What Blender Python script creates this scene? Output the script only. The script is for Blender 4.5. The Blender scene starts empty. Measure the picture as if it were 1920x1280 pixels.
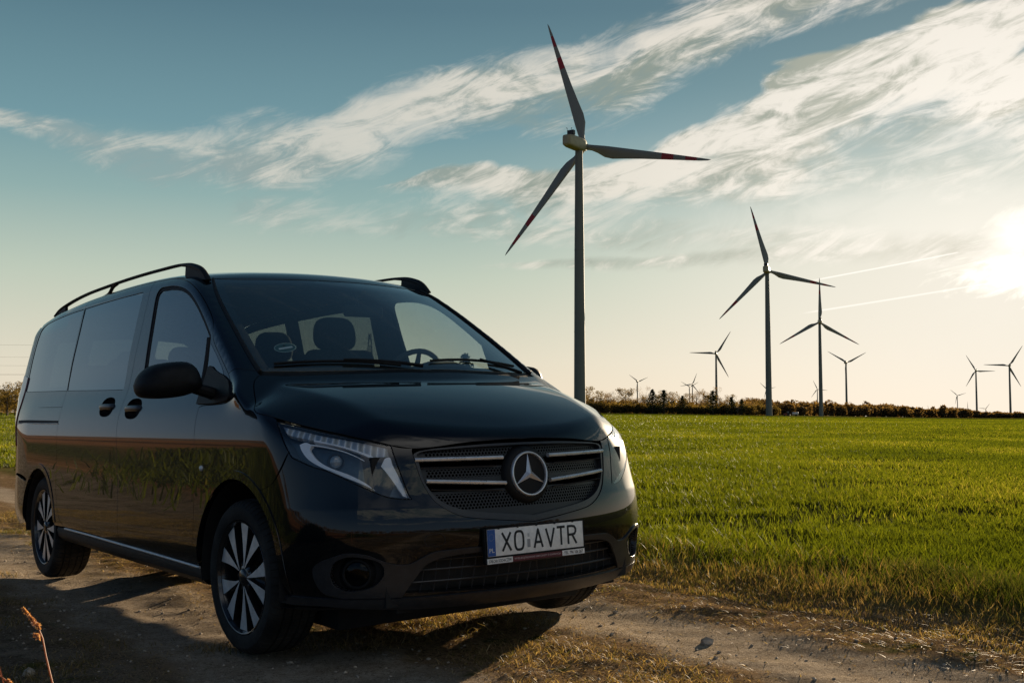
import bpy, bmesh, math, random
import numpy as np
from mathutils import Vector, Matrix
from mathutils.geometry import delaunay_2d_cdt
random.seed(7); np.random.seed(7)
rad=math.radians
scene=bpy.context.scene
COL=scene.collection
# ---------------- camera ----------------
cam_d=bpy.data.cameras.new('camera'); cam=bpy.data.objects.new('camera',cam_d); COL.objects.link(cam)
cam_d.sensor_width=36.0; cam_d.lens=2108.28/1920*36.0
cam_d.clip_start=0.05; cam_d.clip_end=30000
cam.location=(0,0,1.033); cam.rotation_euler=(rad(90+3.584),0,0)
scene.camera=cam
# ---------------- exposure / light ----------------
scene.view_settings.view_transform='Standard'; scene.view_settings.look='None'
scene.view_settings.exposure=1.25; scene.view_settings.gamma=1.0
SUN_AZ=rad(24.3); SUN_EL=rad(8.3)          # azimuth clockwise from +Y
sd=bpy.data.lights.new('sun','SUN'); sd.energy=5.0; sd.angle=rad(0.5); sd.color=(1.0,.80,.56)
so=bpy.data.objects.new('sun',sd); COL.objects.link(so)
sv=Vector((math.sin(SUN_AZ)*math.cos(SUN_EL),math.cos(SUN_AZ)*math.cos(SUN_EL),math.sin(SUN_EL)))
so.rotation_euler=sv.to_track_quat('Z','Y').to_euler(); so.location=sv*50
scene.cycles.max_bounces=8; scene.cycles.transparent_max_bounces=24

class NT:
    """tiny node-tree helper"""
    def __init__(s,tree): s.t=tree; s.n=tree.nodes; s.l=tree.links
    def new(s,typ,**kw):
        n=s.n.new(typ)
        for k,v in kw.items(): setattr(n,k,v)
        return n
    def link(s,a,b): s.l.new(a,b)
    def put(s,sock,v):
        if hasattr(v,'is_output') or isinstance(v,bpy.types.NodeSocket): s.l.new(v,sock)
        else: sock.default_value=v
    def math(s,op,a,b=None,c=None,clamp=False):
        n=s.new('ShaderNodeMath',operation=op,use_clamp=clamp)
        s.put(n.inputs[0],a)
        if b is not None: s.put(n.inputs[1],b)
        if c is not None: s.put(n.inputs[2],c)
        return n.outputs[0]
    def add(s,a,b): return s.math('ADD',a,b)
    def sub(s,a,b): return s.math('SUBTRACT',a,b)
    def mul(s,a,b): return s.math('MULTIPLY',a,b)
    def sstep(s,v,a,b,lo=0.,hi=1.):
        n=s.new('ShaderNodeMapRange',interpolation_type='SMOOTHSTEP')
        s.put(n.inputs['Value'],v); n.inputs['From Min'].default_value=a; n.inputs['From Max'].default_value=b
        n.inputs['To Min'].default_value=lo; n.inputs['To Max'].default_value=hi
        return n.outputs[0]
    def mix(s,f,a,b,bt='MIX'):
        n=s.new('ShaderNodeMix',data_type='RGBA',blend_type=bt)
        s.put(n.inputs[0],f); s.put(n.inputs[6],a if not isinstance(a,tuple) else a+(1,)*(4-len(a)))
        s.put(n.inputs[7],b if not isinstance(b,tuple) else b+(1,)*(4-len(b)))
        return n.outputs[2]
    def noise(s,vec,scale,detail=4,rough=.55,dist=0.,lac=2.):
        n=s.new('ShaderNodeTexNoise')
        if vec is not None: s.l.new(vec,n.inputs['Vector'])
        n.inputs['Scale'].default_value=scale; n.inputs['Detail'].default_value=detail
        n.inputs['Roughness'].default_value=rough; n.inputs['Distortion'].default_value=dist
        return n.outputs['Fac']
    def comb(s,x,y,z=0.):
        n=s.new('ShaderNodeCombineXYZ')
        for i,v in enumerate((x,y,z)): s.put(n.inputs[i],v)
        return n.outputs[0]
    def curve(s,v,lo,hi,pts,olo=0.,ohi=1.):
        """piecewise curve: value range lo..hi -> pts [(v,out)], out in olo..ohi"""
        m=s.new('ShaderNodeMapRange'); s.put(m.inputs['Value'],v); m.inputs['From Min'].default_value=lo; m.inputs['From Max'].default_value=hi
        c=s.new('ShaderNodeFloatCurve'); s.l.new(m.outputs[0],c.inputs['Value'])
        cu=c.mapping.curves[0]; P=[((x-lo)/(hi-lo),(y-olo)/(ohi-olo)) for x,y in pts]
        while len(cu.points)<len(P): cu.points.new(.5,.5)
        for p,q in zip(cu.points,P): p.location=q
        c.mapping.extend='HORIZONTAL'; c.mapping.update()
        return s.add(s.mul(c.outputs[0],ohi-olo),olo)
# ---------------- sky ----------------
world=bpy.data.worlds.new('World'); scene.world=world; world.use_nodes=True
w=NT(world.node_tree); w.n.clear()
out=w.new('ShaderNodeOutputWorld'); bg=w.new('ShaderNodeBackground'); w.link(bg.outputs[0],out.inputs[0])
tc=w.new('ShaderNodeTexCoord'); sep=w.new('ShaderNodeSeparateXYZ'); w.link(tc.outputs['Generated'],sep.inputs[0])
X,Y,Z=sep.outputs
A=w.math('ARCTAN2',X,Y); E=w.math('DIVIDE',Z,w.math('SQRT',w.add(w.mul(X,X),w.mul(Y,Y))))
sky=w.new('ShaderNodeTexSky',sky_type='NISHITA'); sky.sun_disc=False
sky.sun_elevation=SUN_EL; sky.sun_rotation=SUN_AZ; sky.altitude=100; sky.air_density=1.0; sky.dust_density=1.2; sky.ozone_density=2.0
# angular distance to the sun
sdn=w.new('ShaderNodeVectorMath',operation='DOT_PRODUCT'); w.link(tc.outputs['Generated'],sdn.inputs[0]); sdn.inputs[1].default_value=sv
ang=w.math('ARCCOSINE',w.math('MINIMUM',sdn.outputs['Value'],1.0))
base=w.mix(1.0,sky.outputs[0],(.105,.105,.105),'MULTIPLY')
# colour of the clear evening sky by height (radians above the horizon); the Nishita sky is blended into it
cr=w.new('ShaderNodeValToRGB'); w.link(w.math('MULTIPLY',E,1.2,clamp=True),cr.inputs[0])
el=cr.color_ramp.elements
stops=[(0.0, (0.8, 0.69, 0.54)), (0.053, (0.72, 0.67, 0.54)), (0.143, (0.5, 0.57, 0.47)), (0.225, (0.27, 0.41, 0.395)), (0.3, (0.16, 0.3, 0.34)), (0.435, (0.088, 0.180, 0.228)), (0.8, (0.045, 0.105, 0.155)), (1.0, (0.024, 0.06, 0.1))]
while len(el)<len(stops): el.new(.5)
for e,(p,c) in zip(el,stops): e.position=p; e.color=c+(1,)
clear=w.mix(.95,base,cr.outputs[0])
# away from the sun the sky is deeper and bluer
far=w.sstep(ang,.88,1.5)
cr2=w.new('ShaderNodeValToRGB'); w.link(w.math('MULTIPLY',E,1.0,clamp=True),cr2.inputs[0]); el=cr2.color_ramp.elements
stops=[(0.0,(.27,.33,.38)),(.05,(.19,.28,.38)),(.22,(.085,.165,.285)),(.55,(.035,.085,.175)),(1.0,(.016,.04,.09))]
while len(el)<len(stops): el.new(.5)
for e,(p,c) in zip(el,stops): e.position=p; e.color=c+(1,)
clear=w.mix(far,clear,cr2.outputs[0])
warm=w.mul(w.sstep(ang,.50,.02),w.sstep(E,.30,.10))
clear=w.mix(w.mul(warm,.85),clear,(.90,.84,.74))
# clouds: streaky cirrus laid out along the sky
rot=.33
U=w.add(w.mul(A,math.cos(rot)),w.mul(E,math.sin(rot))); V=w.sub(w.mul(E,math.cos(rot)),w.mul(A,math.sin(rot)))
wv=w.comb(w.mul(U,3.2),w.mul(V,9.0),0.3)
wn=w.new('ShaderNodeTexNoise'); w.link(w.comb(w.mul(U,5.),w.mul(V,9.),2.),wn.inputs['Vector']); wn.inputs['Scale'].default_value=1.3; wn.inputs['Detail'].default_value=3
warp=w.new('ShaderNodeVectorMath',operation='MULTIPLY_ADD'); w.link(wn.outputs['Color'],warp.inputs[0]); warp.inputs[1].default_value=(.7,.9,.3); w.link(wv,warp.inputs[2])
n1=w.noise(warp.outputs[0],1.7,9,.62,.6)
n2=w.noise(w.comb(w.mul(U,9.),w.mul(V,34.),5.),1.6,8,.68,1.1)
n3=w.noise(w.comb(w.mul(A,5.),w.mul(E,11.),9.),1.0,4,.5,.3)
wisp=w.add(w.mul(n1,.54),w.mul(n2,.46))
def band(pts,wpts,up,dn):
    c=w.curve(A,-.6,.6,pts,0,.6); wd=w.curve(A,-.6,.6,wpts,0,.3)
    d=w.math('DIVIDE',w.sub(E,c),wd)         # signed, + above
    d=w.add(d,w.mul(w.sub(n3,.5),1.5))
    a=w.sstep(d,up,0.0); b=w.sstep(d,-dn,0.0)
    return w.mul(a,b)
b1=band([(-.6,.26),(-.455,.243),(-.40,.232),(-.337,.212),(-.242,.225),(-.147,.255),(-.076,.275),(.019,.300),(.114,.322),(.209,.352),(.6,.42)],
        [(-.6,.008),(-.455,.012),(-.40,.022),(-.33,.042),(-.2,.060),(-.08,.060),(.1,.060),(.25,.045),(.6,.02)],1.15,1.6)
b2=band([(-.6,.15),(-.20,.185),(-.095,.205),(.019,.222),(.114,.238),(.21,.258),(.30,.285),(.40,.315),(.6,.36)],
        [(-.6,.001),(-.2,.004),(-.11,.02),(-.05,.045),(.1,.080),(.25,.13),(.4,.18),(.6,.2)],.32,1.3)
b3=band([(-.6,.09),(0.,.130),(.2,.135),(.46,.14),(.6,.15)],[(-.6,.003),(-.1,.006),(.1,.022),(.30,.04),(.45,.05),(.6,.05)],.8,1.0)
b4=band([(-.6,.19),(-.3,.175),(-.1,.170),(.05,.165),(.2,.15),(.6,.15)],[(-.6,.004),(-.32,.035),(-.1,.065),(.05,.06),(.2,.04),(.6,.01)],1.,1.)
b2=w.mul(b2,w.sstep(A,-.19,-.06)); b3=w.mul(b3,w.sstep(A,-.15,.05)); b1=w.mul(b1,w.sstep(ang,1.6,1.1)); b4=w.mul(b4,w.sstep(A,-.36,-.2))
cov=w.math('MAXIMUM',w.math('MAXIMUM',w.mul(b1,.88),w.mul(b4,.66)),w.math('MAXIMUM',w.mul(b2,1.05),w.mul(b3,.75)))
cl=w.mul(w.sstep(w.add(wisp,w.mul(w.sub(cov,.5),.66)),.45,.82),w.sstep(cov,.02,.45))
# high thin clouds elsewhere overhead (seen only in reflections)
hi=w.mul(w.mul(w.sstep(wisp,.52,.78),.12),w.sstep(E,.42,.7))
cl=w.math('MAXIMUM',cl,hi)
big=w.noise(w.comb(w.mul(U,7.),w.mul(V,15.),3.),1.0,7,.6,.9)
cloudcol=w.mix(w.sstep(ang,.40,.04),w.mix(w.sstep(ang,.75,.3),(.57,.57,.51),(.80,.74,.64)),(1.05,.97,.86))
shadecol=w.mix(w.sstep(ang,.34,.03),w.mix(w.sstep(ang,.75,.3),(.28,.36,.36),(.30,.33,.27)),(.62,.59,.48))
br=w.sstep(w.add(w.mul(big,.55),w.mul(n2,.45)),.42,.56)
cshade=w.mix(br,shadecol,cloudcol)
skyc=w.mix(w.mul(cl,.88),clear,cshade)
# unseen bright cloud bank added behind the camera to brighten plate and lamps
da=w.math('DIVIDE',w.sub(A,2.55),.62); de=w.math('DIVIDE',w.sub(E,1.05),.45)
opp_fill=w.math('EXPONENT',w.mul(w.add(w.mul(da,da),w.mul(de,de)),-1.))
opp_fill=w.mul(opp_fill,w.sstep(w.noise(tc.outputs['Generated'],3.2,6,.6,.8),.34,.56))
skyc=w.mix(w.mul(opp_fill,.75),skyc,(1.25,1.22,1.15))
# contrails
def trail(a0,e0,a1,e1,wd,amt):
    global skyc
    m=(e1-e0)/(a1-a0)
    d=w.math('ABSOLUTE',w.sub(E,w.add(w.mul(A,m),e0-m*a0)))
    f=w.mul(w.sstep(d,wd,0.0),w.mul(w.sstep(A,a0,a0+.02),w.sstep(A,a1,a1-.004)))
    skyc=w.mix(w.mul(f,amt),skyc,(1.15,1.08,.98))
trail(.255,.112,.382,.1325,.0010,.75); trail(.25,.0845,.432,.1095,.0012,.6)
# the veiled sun in its bright cloud
glow=w.math('POWER',w.sstep(w.add(ang,w.mul(w.sub(n1,.5),.12)),.15,.0),2.0)
skyc=w.mix(w.mul(glow,.15),skyc,(1.05,.98,.88))
ca=w.math('DIVIDE',w.sub(A,SUN_AZ+.022),.048); ce=w.math('DIVIDE',w.sub(E,.114),.015)
cd=w.add(w.math('SQRT',w.add(w.mul(ca,ca),w.mul(ce,ce))),w.mul(w.sub(n2,.5),5.0))
skyc=w.mix(w.mul(w.sstep(cd,1.9,.2),.85),skyc,(1.5,1.4,1.22))
ca=w.math('DIVIDE',w.sub(A,SUN_AZ+.02),.20); ce=w.math('DIVIDE',w.sub(E,.165),.026)
cd=w.add(w.math('SQRT',w.add(w.mul(ca,ca),w.mul(ce,ce))),w.mul(w.sub(n1,.5),3.0))
skyc=w.mix(w.mul(w.sstep(cd,1.5,.2),.30),skyc,(1.1,1.03,.92))
core=w.sstep(w.add(ang,w.mul(w.sub(n2,.5),.05)),.028,.0)
skyc=w.mix(w.mul(core,.4),skyc,(1.7,1.6,1.4))
below=w.sstep(E,-.009,-.03)
skyc=w.mix(below,skyc,(.10,.075,.05))
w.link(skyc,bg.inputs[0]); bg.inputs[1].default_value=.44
# ---------------- object helpers ----------------
def mesh_np(name,V,F,mat=None,smooth=True,normals=None):
    me=bpy.data.meshes.new(name)
    V=np.asarray(V,float)
    if isinstance(F,np.ndarray) and F.ndim==2:
        k=F.shape[1]; me.vertices.add(len(V)); me.vertices.foreach_set('co',V.ravel().astype(np.float32))
        me.loops.add(F.size); me.loops.foreach_set('vertex_index',F.ravel().astype(np.int32))
        me.polygons.add(len(F)); me.polygons.foreach_set('loop_start',np.arange(0,F.size,k,dtype=np.int32))
        me.update(calc_edges=True); 
    else:
        me.from_pydata([tuple(v) for v in V],[],[tuple(int(i) for i in f) for f in F])
    if smooth: me.polygons.foreach_set('use_smooth',np.ones(len(me.polygons),bool))
    me.validate(verbose=False)
    if mat is not None: me.materials.append(mat)
    if normals is not None and len(normals)==len(me.vertices): me.normals_split_custom_set_from_vertices([tuple(n) for n in normals])
    me.update()
    return me
def obj(name,me,parent=None,loc=None,rot=None,**props):
    o=bpy.data.objects.new(name,me); COL.objects.link(o)
    if parent is not None: o.parent=parent
    if loc is not None: o.location=loc
    if rot is not None: o.rotation_euler=rot
    for k,v in props.items(): o[k]=v
    return o
class MB:
    """collects primitives into one mesh"""
    def __init__(s): s.V=[];s.F=[];s.n=0
    def add(s,V,F):
        s.V.append(np.asarray(V,float)); s.F+= [tuple(i+s.n for i in f) for f in F]; s.n+=len(V); return s
    def box(s,c,d,R=None,b=0.):
        c=np.array(c,float);d=np.array(d,float)/2
        bm=bmesh.new(); bmesh.ops.create_cube(bm,size=1.0)
        for v in bm.verts: v.co=Vector((v.co.x*2*d[0],v.co.y*2*d[1],v.co.z*2*d[2]))
        if b>0: bmesh.ops.bevel(bm,geom=list(bm.edges),offset=b,segments=2,profile=.6,affect='EDGES')
        V=np.array([v.co[:] for v in bm.verts]); bm.verts.index_update(); F=[[v.index for v in f.verts] for f in bm.faces]; bm.free()
        if R is not None: V=V@np.array(R).T
        return s.add(V+c,F)
    def tube(s,pts,r,seg=10,flat=1.0,caps=True):
        P=np.array(pts,float);n=len(P); r=np.broadcast_to(np.array(r,float),(n,))
        T=np.gradient(P,axis=0); T/=np.linalg.norm(T,axis=1,keepdims=True)+1e-12
        up=np.array([0,0,1.]); 
        if abs(T[0]@up)>.9: up=np.array([0,1.,0])
        V=[];a=np.linspace(0,2*np.pi,seg,endpoint=False)
        N=np.cross(up,T[0]);N/=np.linalg.norm(N)
        for i in range(n):
            N=N-T[i]*(N@T[i]);N/=np.linalg.norm(N)+1e-12;B=np.cross(T[i],N)
            V.append(P[i]+r[i]*(np.cos(a)[:,None]*N*flat+np.sin(a)[:,None]*B))
        F=[]
        for i in range(n-1):
            for j in range(seg):
                k=(j+1)%seg; F.append((i*seg+j,i*seg+k,(i+1)*seg+k,(i+1)*seg+j))
        if caps: F.append(tuple(range(seg))[::-1]); F.append(tuple((n-1)*seg+j for j in range(seg)))
        return s.add(np.concatenate(V),F)
    def lathe(s,prof,seg=48,axis='y',c=(0,0,0),close=False):
        """prof: [(radius, along)]"""
        a=np.linspace(0,2*np.pi,seg,endpoint=False);V=[]
        for r,h in prof:
            if axis=='y': V.append(np.stack([r*np.cos(a),np.full(seg,h),r*np.sin(a)],1))
            elif axis=='x': V.append(np.stack([np.full(seg,h),r*np.cos(a),r*np.sin(a)],1))
            else: V.append(np.stack([r*np.cos(a),r*np.sin(a),np.full(seg,h)],1))
        F=[];m=len(prof)
        for i in range(m-(0 if close else 1)):
            i2=(i+1)%m
            for j in range(seg):
                k=(j+1)%seg;F.append((i*seg+j,i*seg+k,i2*seg+k,i2*seg+j))
        return s.add(np.concatenate(V)+np.array(c,float),F)
    def prism(s,poly,t0,t1,f):
        """poly 2D list, f(u,v,t)->3D"""
        n=len(poly);V=[f(u,v,t0) for u,v in poly]+[f(u,v,t1) for u,v in poly]
        F=[tuple(range(n)),tuple(range(2*n-1,n-1,-1))]+[(i,n+i,n+(i+1)%n,(i+1)%n) for i in range(n)]
        F=[tuple(reversed(q)) for q in F]
        return s.add(V,F)
    def mesh(s,name,mat=None,smooth=True,angle=35,fix=True):
        me=mesh_np(name,np.concatenate(s.V),s.F,mat,smooth)
        if fix:
            bm=bmesh.new();bm.from_mesh(me);bmesh.ops.recalc_face_normals(bm,faces=list(bm.faces));bm.to_mesh(me);bm.free()
        if smooth: me.set_sharp_from_angle(angle=rad(angle))
        return me
    def make(s,name,mat,parent=None,**kw):
        pr={k:kw.pop(k) for k in list(kw) if k in('loc','rot','label','category','group','kind')}
        loc=pr.pop('loc',None);rot=pr.pop('rot',None)
        return obj(name,s.mesh(name,mat,**kw),parent,loc,rot,**pr)
def pmat(name,col,rough=.5,metal=0.,spec=.5,coat=0.,coatr=.03,**kw):
    m=bpy.data.materials.new(name); m.use_nodes=True; b=m.node_tree.nodes['Principled BSDF']
    b.inputs['Base Color'].default_value=tuple(col)+(1,); b.inputs['Roughness'].default_value=rough
    b.inputs['Metallic'].default_value=metal; b.inputs['Specular IOR Level'].default_value=spec
    b.inputs['Coat Weight'].default_value=coat; b.inputs['Coat Roughness'].default_value=coatr
    return m
def nt(m): t=NT(m.node_tree); return t,m.node_tree.nodes['Principled BSDF']
def vary(m,scale=8.,amt=.35,bump=0.,bscale=60.,rvar=0.):
    """procedural colour / bump variation"""
    t,b=nt(m); c=b.inputs['Base Color'].default_value[:]
    g=t.new('ShaderNodeTexCoord').outputs['Object']
    n=t.noise(g,scale,6,.6)
    k=t.sstep(n,.3,.7)
    t.link(t.mix(k,tuple(x*(1-amt) for x in c[:3]),tuple(min(1,x*(1+amt)) for x in c[:3])),b.inputs['Base Color'])
    if rvar: t.link(t.sstep(t.noise(g,scale*.6,5,.6),.3,.7,max(0,b.inputs['Roughness'].default_value-rvar),b.inputs['Roughness'].default_value+rvar),b.inputs['Roughness'])
    if bump:
        bn=t.new('ShaderNodeBump'); bn.inputs['Strength'].default_value=bump; bn.inputs['Distance'].default_value=.01
        t.link(t.noise(g,bscale,5,.6),bn.inputs['Height']); t.link(bn.outputs[0],b.inputs['Normal'])
    return m
# the van frame (x forward, y to the van's left, z up; origin on the ground under the front axle) in world space
VM=np.array([[0.6029808141,0.7975029880,-0.0200778981],[-0.7976636291,0.6031025905,0.0000126265],[0.0121191022,0.0160077957,0.9997984186]])
VT=np.array([-0.4431877114,5.5590324403,-0.0091785555])
def v2w(p): return np.asarray(p,float)@VM.T+VT
def w2v(p): return (np.asarray(p,float)-VT)@VM

def fnoise(x,y,s,seed=0):
    rs=np.random.RandomState(seed);v=0
    for i in range(7):
        a=rs.rand()*6.28;f=s*(.6+1.2*rs.rand());v=v+np.sin(f*(x*np.cos(a)+y*np.sin(a))+rs.rand()*6.28)
    return v/7**.5
# ---------------- terrain ----------------
def gh(x,y):
    """ground height"""
    x=np.asarray(x,float);y=np.asarray(y,float)
    tilt=-.0092+.02008*(6.5*np.tanh((x)/6.5)+.443)
    r=np.sqrt(x*x+(y-5)**2); k=1/(1+np.exp((r-22)/5.))
    xv=VM[0,0]*(x-VT[0])+VM[1,0]*(y-VT[1]); yv=VM[0,1]*(x-VT[0])+VM[1,1]*(y-VT[1])
    ruts=-.020*np.exp(-((yv-.85)/.28)**2)-.020*np.exp(-((yv+.85)/.28)**2)
    near=1/(1+np.exp((r-16)/2.))
    b=.008*np.sin(x*3.1+y*1.3)*np.sin(y*2.7-x*.7)+.006*np.sin(x*7.3-y*5.1)
    b=b*(1-np.exp(-((np.abs(yv)-.85)/.3)**2)*.7)
    f2=fnoise(x,y,24,41)*.0035+fnoise(x,y,11,42)*.005+np.maximum(fnoise(x,y,38,43)-.8,0)*.006
    b=b+f2*(1-.55*np.exp(-((np.abs(yv)-.85)/.35)**2))
    fl=.05*np.sin(x*.21+1)*np.sin(y*.17)*(1-near)*np.exp(-(r/150.)**2)
    Az=np.arctan2(x,np.maximum(y,1e-3)); u_=np.clip((Az-.05)/.37,0,1); fall=-.0047*np.maximum(np.hypot(x,y)-80,0)*u_*u_*(3-2*u_)*(y>0)*np.clip((1.4-Az)/.5,0,1)
    verge=.03*(1/(1+np.exp(-(yv-2.0)/.15)))*near
    return tilt*k+ruts*near+b*near*np.exp(-np.maximum(r-8,0)/4)+fl+verge+fall
def axis_grid(lo,hi,near,step,grow=1.16):
    c=list(np.arange(-near,near+1e-6,step)); s=step
    while c[-1]<hi: s*=grow; c.append(c[-1]+s)
    s=step
    while c[0]>lo: s*=grow; c.insert(0,c[0]-s)
    return np.array(c)
gx=axis_grid(-15000,15000,7.2,.045,1.14); gy=axis_grid(-15000,15000,5.4,.045,1.14)+6.2
GX,GY=np.meshgrid(gx,gy,indexing='ij'); GZ=gh(GX,GY)
nx,ny=len(gx),len(gy); I=np.arange(nx*ny).reshape(nx,ny)
GF=np.stack([I[:-1,:-1],I[1:,:-1],I[1:,1:],I[:-1,1:]],-1).reshape(-1,4)
gm=bpy.data.materials.new('ground'); gm.use_nodes=True; t,b=nt(gm)
geo=t.new('ShaderNodeNewGeometry'); P=geo.outputs['Position']; sp=t.new('ShaderNodeSeparateXYZ'); t.link(P,sp.inputs[0])
xv=t.add(t.mul(sp.outputs[0],VM[0,0]),t.add(t.mul(sp.outputs[1],VM[1,0]),-(VM[0,0]*VT[0]+VM[1,0]*VT[1])))
yv=t.add(t.mul(sp.outputs[0],VM[0,1]),t.add(t.mul(sp.outputs[1],VM[1,1]),-(VM[0,1]*VT[0]+VM[1,1]*VT[1])))
nA=t.noise(P,.9,5,.6,.4); nB=t.noise(P,7.,7,.65); nC=t.noise(P,45.,6,.7); nD=t.noise(P,3.0,6,.6,.5); nF=t.noise(P,.02,4,.5)
along=t.comb(t.mul(xv,1.4),t.mul(yv,9.),0.); nS=t.noise(along,1.2,6,.6,.3)
def gab(v,c,wd): 
    d=t.math('DIVIDE',t.sub(v,c),wd); return t.math('EXPONENT',t.mul(t.mul(d,d),-1.))
yw=t.add(yv,t.mul(t.sub(nD,.5),.55))
sand=t.mix(t.sstep(nB,.3,.7),(.30,.235,.165),(.50,.405,.30))
sand=t.mix(t.sstep(nC,.50,.68),sand,(.17,.125,.085))
straw=t.mix(t.sstep(nC,.32,.62),(.10,.064,.034),(.31,.20,.105))
straw=t.mix(t.sstep(nS,.5,.7),straw,(.36,.25,.14))
green=t.mix(t.sstep(nB,.35,.65),(.045,.055,.014),(.10,.105,.028))
grit=t.noise(P,130.,3,.85); grit2=t.noise(P,70.,4,.8,.3)
sand=t.mix(t.sstep(grit,.54,.64),sand,(.62,.52,.40)); sand=t.mix(t.sstep(grit2,.57,.66),sand,(.10,.075,.05))
straw=t.mix(t.sstep(grit,.56,.66),straw,(.42,.30,.17)); straw=t.mix(t.sstep(grit2,.54,.64),straw,(.055,.035,.02))
rut=t.math('MAXIMUM',gab(yw,.80,.42),gab(yw,-.85,.55))
rut=t.sstep(rut,.30,.75)
track=t.mix(rut,straw,sand)
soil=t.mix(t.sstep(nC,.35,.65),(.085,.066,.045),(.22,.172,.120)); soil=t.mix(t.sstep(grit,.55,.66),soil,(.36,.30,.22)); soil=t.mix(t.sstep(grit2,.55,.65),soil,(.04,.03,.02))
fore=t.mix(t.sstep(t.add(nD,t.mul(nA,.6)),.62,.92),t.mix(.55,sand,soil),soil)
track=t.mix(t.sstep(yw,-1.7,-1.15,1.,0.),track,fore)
track=t.mix(t.mul(t.sstep(nD,.58,.70),t.sub(1.,rut)),track,green)
field=t.mix(t.sstep(nB,.3,.7),(.050,.038,.020),(.085,.100,.012))
farf=t.mix(t.sstep(t.noise(t.comb(t.mul(sp.outputs[0],.15),t.mul(sp.outputs[1],1.2),0.),.6,6,.7),.35,.65),(.078,.095,.006),(.125,.142,.008))
dist=t.math('SQRT',t.add(t.mul(sp.outputs[0],sp.outputs[0]),t.mul(sp.outputs[1],sp.outputs[1])))
field=t.mix(t.sstep(dist,12.,45.),field,farf)
# wheel tracks of the sprayer and thin patches in the crop
trm=gab(t.math('FRACT',t.mul(t.add(t.mul(sp.outputs[1],1.),t.mul(sp.outputs[0],.12)),1/38.)),.5,.02)
field=t.mix(t.mul(trm,.6),field,(.07,.06,.02))
farm=t.sstep(t.add(dist,t.mul(t.sub(nF,.5),300.)),650.,760.)
field=t.mix(t.mul(farm,.35),field,(.16,.13,.05))
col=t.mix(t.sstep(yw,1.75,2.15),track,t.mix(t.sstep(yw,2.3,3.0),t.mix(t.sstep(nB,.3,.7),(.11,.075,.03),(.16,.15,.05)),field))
# ploughed field and grass verge on the other side of the track
pl=t.noise(t.comb(t.mul(xv,.35),t.mul(yv,6.),0.),1.0,4,.6,.4)
plough=t.mix(t.sstep(pl,.3,.7),(.22,.100,.043),(.50,.235,.105))
pale=t.mix(t.sstep(nB,.3,.7),(.14,.13,.09),(.26,.24,.18))
other=t.mix(gab(yw,-6.9,1.2),plough,green)
other=t.mix(t.mul(gab(yw,-13.,1.6),.8),other,(.030,.028,.012))
other=t.mix(t.mul(t.sstep(yv,-34.,-38.),t.sstep(yv,-72.,-66.)),other,pale)
col=t.mix(t.sstep(yw,-5.6,-4.9,1.,0.),col,other)
t.link(col,b.inputs['Base Color']); b.inputs['Roughness'].default_value=.95; b.inputs['Specular IOR Level'].default_value=.0
bn=t.new('ShaderNodeBump'); bn.inputs['Strength'].default_value=.9; bn.inputs['Distance'].default_value=.05
hgt=t.add(t.mul(nB,.55),t.add(t.mul(nC,.30),t.mul(grit,.35)))
t.link(hgt,bn.inputs['Height']); t.link(bn.outputs[0],b.inputs['Normal'])
gme=mesh_np('ground',np.stack([GX,GY,GZ],-1).reshape(-1,3),GF,gm)
obj('ground',gme,kind='structure')

# ---------------- grass ----------------
def leafmat(name,stops,trans=.5,rough=.45,spec=.4):
    m=bpy.data.materials.new(name); m.use_nodes=True; t=NT(m.node_tree); t.n.clear()
    o=t.new('ShaderNodeOutputMaterial'); at=t.new('ShaderNodeAttribute',attribute_name='hue')
    cr=t.new('ShaderNodeValToRGB'); t.link(at.outputs['Fac'],cr.inputs[0]); el=cr.color_ramp.elements
    while len(el)<len(stops): el.new(.5)
    for e,(p,c) in zip(el,stops): e.position=p; e.color=tuple(c)+(1,)
    d=t.new('ShaderNodeBsdfPrincipled'); t.link(cr.outputs[0],d.inputs['Base Color']); d.inputs['Roughness'].default_value=rough; d.inputs['Specular IOR Level'].default_value=spec
    tr=t.new('ShaderNodeBsdfTranslucent'); t.link(t.mix(1.0,cr.outputs[0],(1.25,1.15,.55),'MULTIPLY'),tr.inputs[0])
    mx=t.new('ShaderNodeMixShader'); mx.inputs[0].default_value=trans
    t.link(d.outputs[0],mx.inputs[1]); t.link(tr.outputs[0],mx.inputs[2]); t.link(mx.outputs[0],o.inputs[0]); return m
def blades(name,P,H,Wd,hue,mat,lean=.45,curl=.6,**props):
    n=len(P); a=np.random.rand(n)*2*np.pi; la=np.random.rand(n)*2*np.pi
    s=np.stack([np.cos(a),np.sin(a),np.zeros(n)],1)*Wd[:,None]
    L=np.stack([np.cos(la),np.sin(la),np.zeros(n)],1)*(H*lean*(.3+np.random.rand(n)))[:,None]
    up=np.zeros((n,3));up[:,2]=H
    V=np.stack([P-s*.5,P+s*.5,P+up*.55+L*.35-s*.38,P+up*.55+L*.35+s*.38,P+up*(1-curl*.25*np.random.rand(n)[:,None])+L],1).reshape(-1,3)
    b=np.arange(n)[:,None]*5
    F=np.concatenate([b+np.array([[0,1,3]]),b+np.array([[0,3,2]]),b+np.array([[2,3,4]])],0)
    me=mesh_np(name,V,F,mat,smooth=False)
    at=me.attributes.new('hue','FLOAT','POINT'); at.data.foreach_set('value',np.repeat(hue,5).astype(np.float32))
    return obj(name,me,**props)
M_crop=leafmat('crop_leaf',[(0,(.038,.055,.005)),(.45,(.084,.106,.007)),(.8,(.135,.155,.012)),(1,(.24,.22,.05))],.55,.6,.2)
M_dry=leafmat('dry_grass',[(0,(.055,.075,.012)),(.35,(.12,.11,.030)),(.7,(.24,.155,.070)),(1,(.42,.31,.17))],.4,.6,.2)
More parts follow.
